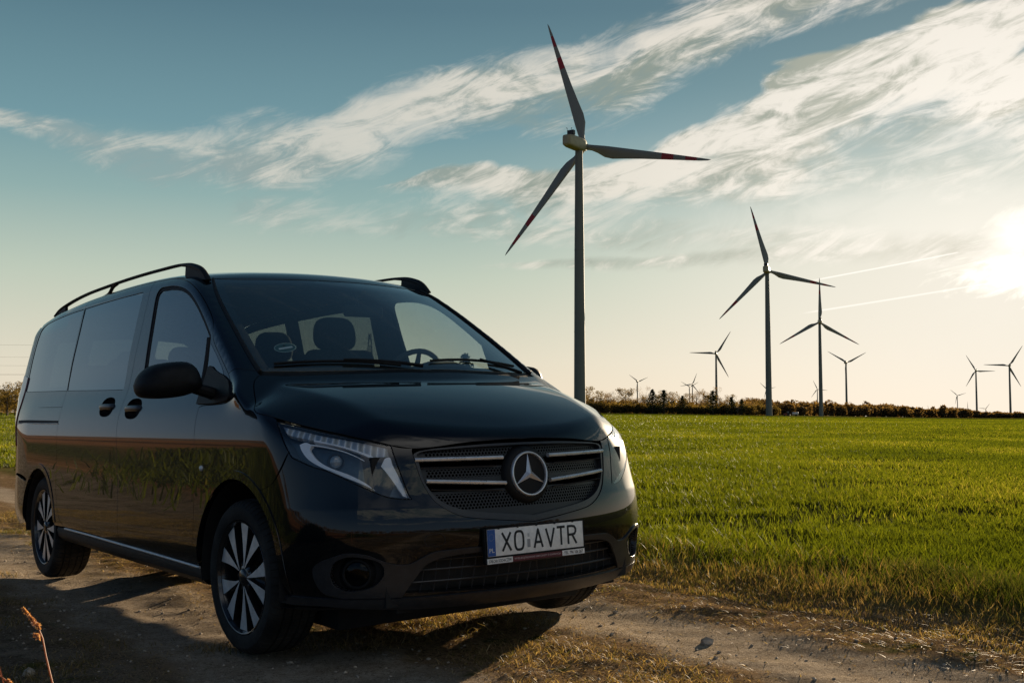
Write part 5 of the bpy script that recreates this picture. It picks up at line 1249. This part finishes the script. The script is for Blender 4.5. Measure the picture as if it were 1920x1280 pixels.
# ---------------- trim along the side ----------------
def strip(pts,hh,dd,mat,nm,off=.001,par=van):
    P=side(pts);P=crv(P,.03);N=grad(P);N[:,2]=0;N/=np.linalg.norm(N,axis=1,keepdims=True);k=6;V=[]
    for p,n_ in zip(P,N):
        for a,c in ((-.5,-.004/dd),(-.5,.6),(-.2,1),(.2,1),(.5,.6),(.5,-.004/dd)): V.append(p+n_*(dd*c+off)+np.array([0,0,hh*a]))
    n=len(P);F=[(i*k+j,i*k+(j+1)%k,(i+1)*k+(j+1)%k,(i+1)*k+j) for i in range(n-1) for j in range(k)]+[tuple(range(k)),tuple((n-1)*k+j for j in range(k))]
    m=MB();m.add(V,F);m.make(nm,mat,par if not isinstance(par,tuple) else par[0],angle=50);mbm(m).make(nm,mat,par if not isinstance(par,tuple) else par[1],angle=50)
strip([(-2.60,.366),(-2.1,.362),(-1.45,.352)],.011,.007,M_alu,'sill_strip')
strip([(-1.44,.352),(-1.0,.346),(-.43,.336)],.011,.007,M_alu,'sill_strip')
V=[];F=[];xs=np.linspace(-2.83,-.43,40)
for x_ in xs:
    zt=.360-.0105*(x_+2.83)/1.0*.95; yb=-.945
    for yy,zq in ((-.935,zt),(-.942,zt-.015),(-.935,zt-.055),(-.905,zt-.085),(-.86,zt-.095),(-.70,zt-.085)): V.append((x_,yy,zq))
k=6;F=[(i*k+j,i*k+j+1,(i+1)*k+j+1,(i+1)*k+j) for i in range(len(xs)-1) for j in range(k-1)]
mb=MB();mb.add(V,F);mb.make('sill',M_plastic,van);mbm(mb).make('sill',M_plastic,van)
# sliding rail groove
gr=loop(side([(-3.86,1.043),(-2.80,1.036)]),side([(-2.80,1.036),(-2.80,1.018)]),side([(-2.80,1.018),(-3.86,1.022)]),side([(-3.86,1.022),(-3.86,1.043)]),smooth=False)
both('rail_groove',patch(gr,'C',h=.03,off=.0012,gap=0,walls=False),M_rub,(qpr,qpl))
strip([(-3.86,1.021),(-3.3,1.019),(-2.80,1.017)],.006,.004,M_alu,'rail_edge',par=(qpr,qpl))
def line(pts,nm,par,wd=.003):
    P=crv(side(pts),.03);N=grad(P);m=MB();m.tube(P-N*.0012,wd*.5+.0006,5);m.make(nm,M_rub,par[0]);mbm(m).make(nm,M_rub,par[1])
line([(-3.88,1.133),(-3.3,1.128),(-2.81,1.122)],'panel_seam',(qpr,qpl))
# door handles: oval cup with a grip bar
def cup_outline(cx,cz):
    a=np.linspace(0,2*np.pi,40,endpoint=False)
    return side([(cx+.122*np.sign(np.cos(q))*abs(np.cos(q))**.8,cz+.056*np.sign(np.sin(q))*abs(np.sin(q))**.85) for q in a])
def handle(cx,cz,par):
    o_=cup_outline(cx,cz);N=grad(o_);p=o_.mean(0);V=[];m=len(o_)
    for k,dp in ((1.0,-.001),(.985,.004),(.95,.014),(.86,.026),(.68,.036),(.42,.042),(.15,.044)): V.append(p+(o_-p)*k-N*dp+(1-k)*np.array([0,-.0,0]))
    n=len(V);mb=MB();mb.add(np.concatenate(V),[(i*m+j,i*m+(j+1)%m,(i+1)*m+(j+1)%m,(i+1)*m+j) for i in range(n-1) for j in range(m)]+[tuple((n-1)*m+j for j in range(m))])
    g_=MB();L=.116;p=side([(cx,cz)])[0]
    P=[(p[0]-L,p[1]+.010,cz),(p[0]-L*.90,p[1]-.004,cz),(p[0]-.05,p[1]-.013,cz+.001),(p[0]+.05,p[1]-.013,cz+.001),(p[0]+L*.90,p[1]-.004,cz),(p[0]+L,p[1]+.010,cz)]
    P=crv(P,.010);g_.tube(P,.017,12,flat=.5)
    for pr,f in ((par[0],lambda q:q),(par[1],mbm)):
        h_=f(mb).make('handle_cup',M_rimd,pr,angle=70); f(g_).make('handle',M_satin,pr,angle=60)
handle(-1.885,1.108,(sdr,sdl_)); handle(-1.42,1.092,(fdr,fdl_))
# roof rails
rl=[(-.945,-.69,1.764),(-.985,-.690,1.803),(-1.04,-.690,1.838),(-1.16,-.690,1.873),(-1.30,-.690,1.889),(-1.67,-.69,1.900),(-2.13,-.69,1.905),(-2.6,-.69,1.902),(-3.08,-.69,1.892),(-3.45,-.69,1.868),(-3.70,-.69,1.838),(-3.82,-.69,1.805)]
P=crv(rl,.03);w_=np.interp(P[:,0],[-3.82,-3.5,-1.35,-1.22,-1.08,-.945],[.009,.0078,.0078,.013,.016,.007])
def rail(mat):
    m=MB();V=[];k=12;a=np.linspace(0,2*np.pi,k,endpoint=False);T_=np.gradient(P,axis=0);T_/=np.linalg.norm(T_,axis=1,keepdims=True)
    for p,t_,ww in zip(P,T_,w_):
        n_=np.array([-t_[2],0,t_[0]]); n_=n_ if n_[2]>0 else -n_
        for q in a: V.append(p-n_*ww+n_*ww*np.sin(q)*1.0+np.array([0,1.,0])*.017*np.sign(np.cos(q))*abs(np.cos(q))**.7)
    n=len(P);m.add(V,[(i*k+j,i*k+(j+1)%k,(i+1)*k+(j+1)%k,(i+1)*k+j) for i in range(n-1) for j in range(k)]+[tuple(range(k)),tuple((n-1)*k+j for j in range(k))]);return m
rr_m=rail(M_plastic); r1=rr_m.make('roof_rail',M_plastic,van);r2=mbm(rr_m).make('roof_rail',M_plastic,van)
mb=MB()
mb.tube(crv([(-2.44,-.69,1.893),(-2.52,-.69,1.88),(-2.60,-.69,1.842),(-2.74,-.70,1.825)],.02),[.012]*len(crv([(-2.44,-.69,1.893),(-2.52,-.69,1.88),(-2.60,-.69,1.842),(-2.74,-.70,1.825)],.02)),8)
mb.make('rail_foot',M_plastic,r1);mbm(mb).make('rail_foot',M_plastic,r2)
V=[(-3.80,-.69,1.81),(-3.55,-.69,1.852),(-3.55,-.69,1.80),(-3.84,-.69,1.76)]
mb=MB();mb.prism([(a[0],a[2]) for a in V],-.70,-.68,lambda u,v,t_:(u,t_,v)); mb.make('rail_foot',M_plastic,r1);mbm(mb).make('rail_foot',M_plastic,r2)
V=[(-.955,-.69,1.760),(-1.0,-.69,1.80),(-1.10,-.69,1.85),(-1.24,-.69,1.862),(-1.25,-.69,1.80)]
mb=MB();mb.prism([(a[0],a[2]) for a in V],-.703,-.677,lambda u,v,t_:(u,t_,v)); mb.make('rail_foot',M_plastic,r1);mbm(mb).make('rail_foot',M_plastic,r2)
# ---------------- mirrors ----------------
def mirror_geo():
    # housing seen from the front: outline (y,z), built as a lofted shell in x
    out_=[(-1.268,1.186),(-1.250,1.232),(-1.205,1.272),(-1.145,1.289),(-1.045,1.292),(-1.008,1.262),(-.985,1.200),(-.988,1.174),(-1.062,1.137),(-1.242,1.133),(-1.262,1.155)]
    O=crv([(0,a,b_) for a,b_ in out_+out_[:1]],.012)[:-1,1:];c=np.array([-1.125,1.212]);V=[];n=len(O)
    for x_,k in ((-.405,.94),(-.39,.985),(-.36,1.0),(-.33,.985),(-.30,.93),(-.272,.80),(-.255,.60),(-.247,.35),(-.245,.05)):
        q=c+(O-c)*k; sl=(q[:,0]-c[0])*.35
        V.append(np.stack([x_+sl*.5+ .0*q[:,0],q[:,0],q[:,1]],1))
    m=MB();F=[(i*n+j,i*n+(j+1)%n,(i+1)*n+(j+1)%n,(i+1)*n+j) for i in range(8) for j in range(n)]+[tuple(8*n+j for j in range(n))]+[tuple(range(n))]
    m.add(np.concatenate(V),F);g_=MB();q=c+(O-c)*.88;g_.add(np.stack([np.full(n,-.4065)+(q[:,0]-c[0])*.175,q[:,0],q[:,1]],1),[tuple(range(n))])
    s_=MB();s_.tube(crv([(-.34,-.895,1.135),(-.335,-.93,1.150),(-.335,-.98,1.165),(-.335,-1.03,1.18)],.012),np.linspace(.030,.026,len(crv([(-.34,-.895,1.135),(-.335,-.93,1.150),(-.335,-.98,1.165),(-.335,-1.03,1.18)],.012))),10)
    return m,g_,s_
M_mirr=pmat('mirror_glass',(.8,.8,.8),.02,1.0)
m_,g_,s_=mirror_geo()
mo=m_.make('wing_mirror',M_plastic,van,angle=50);g_.make('mirror_glass',M_mirr,mo,smooth=False);s_.make('mirror_stem',M_plastic,mo)
mf=bpy.data.objects.new('wing_mirror',mbm(m_).mesh('wing_mirror',M_plastic,angle=50));COL.objects.link(mf);mf.parent=van;mf['label']='folded wing mirror'
gl_=mbm(g_).make('mirror_glass',M_mirr,mf,smooth=False);mbm(s_).make('mirror_stem',M_plastic,mf)
# folded back against the left door about its stem
Mx=Matrix.Translation((-.36,.985,0))@Matrix.Rotation(rad(68),4,'Z')@Matrix.Translation((.335,-.985,0)); mf.matrix_local=Mx
# ---------------- cowl, wipers ----------------
cow=loop([(-.103,-.782,1.242),(-.02,-.60,1.242),(.055,-.337,1.242),(.088,0,1.242)],mir([(-.103,-.782,1.242),(-.02,-.60,1.242),(.055,-.337,1.242),(.088,0,1.242)]),mir(BON_rear),BON_rear[::1] if False else np.array(BON_rear))
pobj('cowl',patch(cow,'C',h=.03,off=-.006,gap=-.006,depth=.02),M_plastic,van)
def wiper(p0,p1,arm0):
    p0=np.array(p0);p1=np.array(p1)
    B=snap([p0+(p1-p0)*s for s in np.linspace(0,1,14)],'C');N=grad(B);m=MB();m.tube(B+N*.009,.006,6,flat=.8);m2=MB();m2.tube(B+N*.004,.004,5,flat=.6)
    A_=snap([np.array(arm0)+(p0*.45+p1*.55-np.array(arm0))*s for s in np.linspace(0,1,10)],'C');NA=grad(A_);m3=MB();m3.tube(A_+NA*np.linspace(.014,.017,10)[:,None],np.linspace(.010,.006,10),6)
    w_=m3.make('wiper',M_plastic,van);m.make('wiper_blade',M_plastic,w_);m2.make('wiper_rubber',M_rub,w_)
wiper((-.12,-.70,1.262),(.055,-.13,1.262),(.075,-.02,1.25)); wiper((.02,.06,1.275),(-.10,.66,1.262),(-.02,.68,1.25))
# ---------------- wheels ----------------
def wheel_parts():
    # tyre
    Rt=.338;prof=[(.246,.098),(.250,.112),(.262,.117),(.285,.1205),(.305,.118),(.320,.108),(.331,.094),(.3355,.080)]
    tread=[(.3365,.066),(.3285,.064),(.3285,.057),(.338,.055),(.3385,.028),(.3300,.026),(.3300,.018),(.3385,.016)]
    outer=prof+tread; full=outer+[(r,-h) for r,h in outer[::-1]]
    pit=64;ang=[]
    for k in range(pit): ang+=[k/pit,(k+.80)/pit,(k+.84)/pit,(k+.96)/pit]
    ang=np.array(ang)*2*np.pi;low_=np.tile([0,0,1,1],pit);V=[];n=len(ang)
    for i,(r,h) in enumerate(full):
        rr=np.full(n,r)
        if abs(h)>.05 and r>.318 and r<.3385 or (abs(h)<=.056 and r>.337): rr=rr-low_*(.0045 if abs(h)>.056 else .0025)
        tw=(abs(h)*.5)*np.sign(h)*0
        V.append(np.stack([rr*np.cos(ang),np.full(n,h),rr*np.sin(ang)],1))
    F=[(i*n+j,i*n+(j+1)%n,(i+1)*n+(j+1)%n,(i+1)*n+j) for i in range(len(full)-1) for j in range(n)]
    ty=MB();ty.add(np.concatenate(V),F)
    # outer side of the wheel is -y
    barrel=MB();barrel.lathe([(.249,-.112),(.252,-.104),(.246,-.098),(.238,-.094),(.232,-.080),(.226,-.03),(.222,.06),(.228,.11)],64,'y')
    flange=MB();flange.lathe([(.2465,-.110),(.2445,-.1135),(.240,-.112),(.2375,-.106),(.234,-.098)],96,'y')
    disc=MB();disc.lathe([(.232,-.03),(.20,-.02),(.10,-.03),(.0,-.045)],48,'y')
    dark=MB();face=MB();
    def P3(r,a,dep): return (r*math.sin(a),-(.094+.008*(1-r/.24)) +dep- (.0 if r>.05 else 0),r*math.cos(a))
    for k in range(5):
        c0=rad(20+72*k)
        for s_ in (-1,1):
            inn=[(.044,2),(.075,5.0),(.115,6.6),(.16,7.6),(.20,8.3),(.235,9.0)]
            outr=[(.235,26.5),(.215,25.8),(.19,24.4),(.15,22.0),(.11,19.0),(.075,14.5),(.050,10.),(.040,5)]
            ty2=[(r,c0+s_*rad(a_)) for r,a_ in inn+outr]
            n=len(ty2);V=[P3(r,a_,0) for r,a_ in ty2]+[P3(r,a_,.028) for r,a_ in ty2]
            F=[tuple(range(n)) if s_>0 else tuple(range(n))[::-1]]
            face.add([P3(r,a_,-.0006) for r,a_ in ty2],F)
            Fs=[(i,(i+1)%n,n+(i+1)%n,n+i) for i in range(n)]+[tuple(range(n,2*n))]; dark.add(V,Fs+[tuple(range(n))])
        # dark web filling between the pair near the hub, and sloped web on the outside
        for (a0,a1,r0,r1,d0,d1) in ((-9,9,.05,.236,.020,.045),):
            rs_=np.linspace(r0,r1,6);V=[];
            for r in rs_:
                V+= [P3(r,c0+rad(a0),d0+(d1-d0)*(r-r0)/(r1-r0)),P3(r,c0+rad(a1),d0+(d1-d0)*(r-r0)/(r1-r0))]
            dark.add(V,[(2*i,2*i+1,2*i+3,2*i+2) for i in range(5)])
    hub=MB();hub.lathe([(.062,-.060),(.060,-.088),(.050,-.096),(.036,-.098),(.033,-.104),(.028,-.107),(0,-.108)],32,'y')
    for k in range(5):
        a=rad(56+72*k);hub.lathe([(.009,-.075),(.009,-.094),(.006,-.097),(0,-.097)],12,'y',(.054*math.sin(a),0,.054*math.cos(a)))
    brk=MB();brk.lathe([(.155,.0),(.155,.02),(.07,.02),(.07,-.0)],48,'y')
    return ty,barrel,flange,disc,dark,face,hub,brk
M_tyre=vary(pmat('tyre_rubber',(.024,.022,.019),.8,0,.3),7,.6,.25,90); M_brk=vary(pmat('brake_disc',(.10,.09,.085),.5,.7),30,.3)
tyr,bar_,flg,dsc,drk,fac,hb,brk=wheel_parts()
MS=dict(tyre=tyr.mesh('tyre',M_tyre,angle=24),barrel=bar_.mesh('rim_barrel',M_rimd),flange=flg.mesh('rim_flange',M_rimd),back=dsc.mesh('rim_back',M_under),spokes=drk.mesh('spokes',M_rimd,angle=20),face=fac.mesh('spoke_faces',M_alu,smooth=False,fix=False),hub=hb.mesh('hub_cap',M_rimd),brake=brk.mesh('brake_disc',M_brk))
def wheel(x_,y_,spin,steer=0.):
    r=bpy.data.objects.new('wheel',MS['tyre']) ;COL.objects.link(r);r.parent=van;r.location=(x_,y_,.334)
    r.rotation_euler=(0,rad(spin),(0 if y_<0 else math.pi)+rad(steer))
    for k,nm in (('barrel','rim'),('flange','rim_flange'),('spokes','spoke'),('face','spoke_face'),('hub','hub_cap'),('brake','brake_disc')): obj(nm,MS[k],r)
wheel(0,-.822,0,1.5); wheel(0,.822,20,1.5); wheel(-3.2,-.815,15); wheel(-3.2,.815,40)
# wheel wells and underbody
for cx,r_ in ((0,.415),(-3.215,.375)):
    for sy in (-1,1):
        mb=MB()
        a=np.radians(np.linspace(-8,188,30));V=[]
        for yv2 in (.945,.60): V+=[(cx+r_*np.cos(q),sy*yv2,.335+r_*np.sin(q)) for q in a]
        mb.add(V,[(j,j+1,30+j+1,30+j) for j in range(29)]); V2=[(cx+r_*1.02*np.cos(q),sy*.60,.335+r_*1.02*np.sin(q)) for q in a]; mb.add(V2,[tuple(range(30))]);mb.make('wheel_arch_liner',M_under,van)
mb=MB();mb.box((-1.70,0,.36),(4.9,1.18,.26));mb.box((-1.62,0,.38),(2.3,1.80,.22));mb.box((-3.92,0,.42),(.44,1.50,.18));mb.box((.62,0,.38),(.30,1.30,.24));mb.box((.60,0,.66),(.24,1.36,.40));mb.box((.30,0,.75),(.6,1.05,.3))
mb.box((-1.62,0,.21),(2.0,.30,.06));mb.box((-.15,0,.215),(1.10,1.34,.19),b=.02);mb.tube([(-.2,.3,.24),(-2,.32,.22),(-3.4,.36,.25),(-4.1,.5,.28)],.03,8)  # wide low box under the front is added, unseen, to shade the ground
mb.make('underbody',M_under,van)
# ---------------- interior ----------------
rl_in=loop(WS_top,WS_side,SEAM,DT,DR,RB,mir(RB),mir(DR),mir(DT),mir(SEAM),mir(WS_side),mir(WS_top),h=.05)
pobj('roof_lining',patch(rl_in,'C',h=.09,off=-.036,gap=.004,walls=False),M_liner,van)
both('door_lining',patch(sdl,'C',holes=[hole(W1,-.012)],h=.08,off=-.040,gap=.006,walls=False),M_trimi,(sdr,sdl_))
both('door_lining',patch(fdl,'C',holes=[inset(WF,'C',-.006)],h=.08,off=-.040,gap=.006,walls=False),M_trimi,(fdr,fdl_))
both('side_lining',patch(ql,'C',holes=[hole(W2,-.012)],h=.08,off=-.040,gap=.006,walls=False),M_trimi,(qpr,qpl))
for sy in (-1,1):
    for (x_,wd) in ((-1.60,.10),(-2.86,.10)):
        mb=MB()
        Q=side([(x_,z_q) for z_q in (1.18,1.35,1.5,1.62,1.72,1.78)]);Q[:,1]*=1;V=[];
        for q in Q:
            for dx,dy in ((-wd/2,.030),(wd/2,.030),(wd/2,.085),(-wd/2,.085)): V.append((q[0]+dx,-sy*-1*(q[1]+dy) if sy>0 else -(q[1]+dy),q[2]))
        k=4;mb.add(V,[(i*k+j,i*k+(j+1)%k,(i+1)*k+(j+1)%k,(i+1)*k+j) for i in range(5) for j in range(k)]);mb.make('pillar_trim',M_trimi,van)
mb=MB();mb.box((-2.0,0,.52),(3.9,1.72,.06));mb.make('cabin_floor',M_trimi,van)
# dashboard
V=[];ys=np.linspace(-.84,.84,36)
for y in ys:
    e=.08-.33*y*y; hump=.05*math.exp(-((y-.42)/.20)**4)
    for xx,z in ((e-.02,1.20),(e-.12,1.235),(e-.30,1.262+hump*.5),(e-.42,1.268+hump),(e-.52,1.25+hump),(e-.60,1.18),(e-.62,1.02),(e-.52,.80),(e-.4,.55)): V.append((xx,y,z))
k=9;mb=MB();mb.add(V,[(i*k+j,i*k+j+1,(i+1)*k+j+1,(i+1)*k+j) for i in range(35) for j in range(k-1)]);mb.make('dashboard',M_trimi,van,angle=50)
# steering wheel
sw=MB();c=np.array([-.735,.43,1.215]);ax=np.array([-.86,0,.42]);ax/=np.linalg.norm(ax);u=np.array([0,1.,0]);v=np.cross(ax,u)
P=[c+.19*(math.cos(a)*u+math.sin(a)*v) for a in np.linspace(0,2*math.pi,49)];sw.tube(P,.0155,10,caps=False)
for a in (0,math.pi,-math.pi/2): sw.tube([c-ax*.02,c+.185*(math.cos(a)*u+math.sin(a)*v)],[.03,.014],8,flat=.5)
sw.tube([c-ax*.05,c+ax*.015],[.055,.05],14);sw.tube([c-ax*.05,c-ax*.35],.03,8);sw.make('steering_wheel',M_trimi,van)
# seats
def rbox(m,c,d,b_,tilt=0.,n=3):
    bm=bmesh.new();bmesh.ops.create_cube(bm,size=1.0)
    for q in bm.verts:q.co=Vector((q.co.x*d[0],q.co.y*d[1],q.co.z*d[2]))
    bmesh.ops.bevel(bm,geom=list(bm.edges),offset=b_,segments=n,profile=.5,affect='EDGES');bm.verts.index_update()
    V=np.array([q.co[:] for q in bm.verts]);F=[[q.index for q in f.verts] for f in bm.faces];bm.free()
    ct,st=math.cos(tilt),math.sin(tilt);V=np.stack([V[:,0]*ct-V[:,2]*st,V[:,1],V[:,0]*st+V[:,2]*ct],1);m.add(V+np.array(c),F)
def seat(x_,y_,w_=.50,lift=0.,top=1.42,hw=.265,hh=.20):
    m=MB();rbox(m,(x_+.22,y_,.92+lift),(.52,w_,.15),.05,.05);s_=m.make('seat',M_cloth,van,angle=60)
    m=MB();rbox(m,(x_-.10,y_,1.12+lift*.5),(.13,w_*.94,.60),.055,-.17 if False else .17);m.make('backrest',M_cloth,s_,angle=60)
    m=MB();nu,nv=28,14;V=[]
    for j in range(nv+1):
        ph=-math.pi/2+math.pi*j/nv;cz,sz_=abs(math.cos(ph))**.55,math.copysign(abs(math.sin(ph))**.75,math.sin(ph))
        for i in range(nu):
            th=2*math.pi*i/nu;V.append((x_-.20+.062*cz*math.copysign(abs(math.cos(th))**.8,math.cos(th))-.10*sz_*hh*.5,y_+hw*.53*cz*math.copysign(abs(math.sin(th))**.8,math.sin(th))*(1+.06*-sz_),top+hh/2+hh*.52*sz_))
    m.add(V,[(j*nu+i,j*nu+(i+1)%nu,(j+1)*nu+(i+1)%nu,(j+1)*nu+i) for j in range(nv) for i in range(nu)]);h_=m.make('headrest',M_cloth,s_,angle=60)
    m=MB();
    for q in (-.06,.06): m.tube([(x_-.185,y_+q,top-.10),(x_-.20,y_+q,top+.03)],.006,6)
    m.make('headrest_post',M_chrome,h_)
    m=MB();rbox(m,(x_+.2,y_,.72),(.5,w_*.9,.30),.03);m.make('seat_base',M_trimi,s_)
seat(-1.40,.40,.50,.05,1.442,.27,.205); seat(-1.40,-.45,.50,.05,1.44,.27,.20)
seat(-2.28,.40,.46,.0,1.415,.255,.20); seat(-2.28,-.12,.46,0,1.30,.25,.17); seat(-2.28,-.55,.44,0,1.30,.25,.17)
seat(-3.20,.45,.46,0,1.26,.24,.16); seat(-3.20,-.02,.46,0,1.26,.24,.16); seat(-3.20,-.48,.46,0,1.26,.24,.16)
# rear view mirror
m=MB();rbox(m,(-.68,.085,1.60),(.035,.24,.065),.015,.1);rv=m.make('rear_view_mirror',M_plastic,van);m=MB();m.tube([(-.69,.06,1.62),(-.72,.06,1.70)],.010,8);m.make('mirror_arm',M_plastic,rv)
# sun visor, left and right
for y in (-.42,.42): m=MB();rbox(m,(-1.10,y,1.745),(.18,.50,.022),.01,.15);m.make('sun_visor',M_liner,van)
# oval windscreen sticker
a=np.linspace(0,2*np.pi,40,endpoint=False);sc_=snap([(-.135,-.62,1.30)],'C')[0]
ws_px=[(-.118,-.66,1.305)]
C0=np.array([-.225,-.57,1.325]);C0=snap([C0],'C')[0];N0=grad(np.array([C0]))[0];uy=np.array([0,1.,0])-N0*N0[1];uy/=np.linalg.norm(uy);vz=np.cross(N0,uy);vz=vz if vz[2]>0 else -vz
def stk(V): V=np.asarray(V,float);return C0+V[:,0:1]*uy+V[:,1:2]*vz-N0*(.004)+N0*V[:,2:3]
def ell(r1,r2,o): return np.stack([r1*np.cos(a),r2*np.sin(a),np.full(40,o)],1)
M_sg=pmat('sticker_green',(.06,.14,.12),.5);M_sw=pmat('sticker_pale',(.38,.48,.46),.5)
m=MB();m.add(stk(ell(.054,.044,.000)),[tuple(range(40))]);st=m.make('sticker',M_sw,ws,smooth=False,fix=False)
m=MB();m.add(stk(ell(.049,.039,.0012)),[tuple(range(40))]);m.make('sticker_field',M_sg,st,smooth=False,fix=False)
m=MB();m.add(stk([(-.034,-.014,.0022),(.034,-.014,.0022),(.034,.002,.0022),(-.034,.002,.0022)]),[(0,1,2,3)]);m.make('sticker_panel',M_sw,st,smooth=False,fix=False)
text('4',0.0,.018,.020,.012,M_ink,'sticker_number',st,.0024,fn=stk,bold=.02)
print('van built')
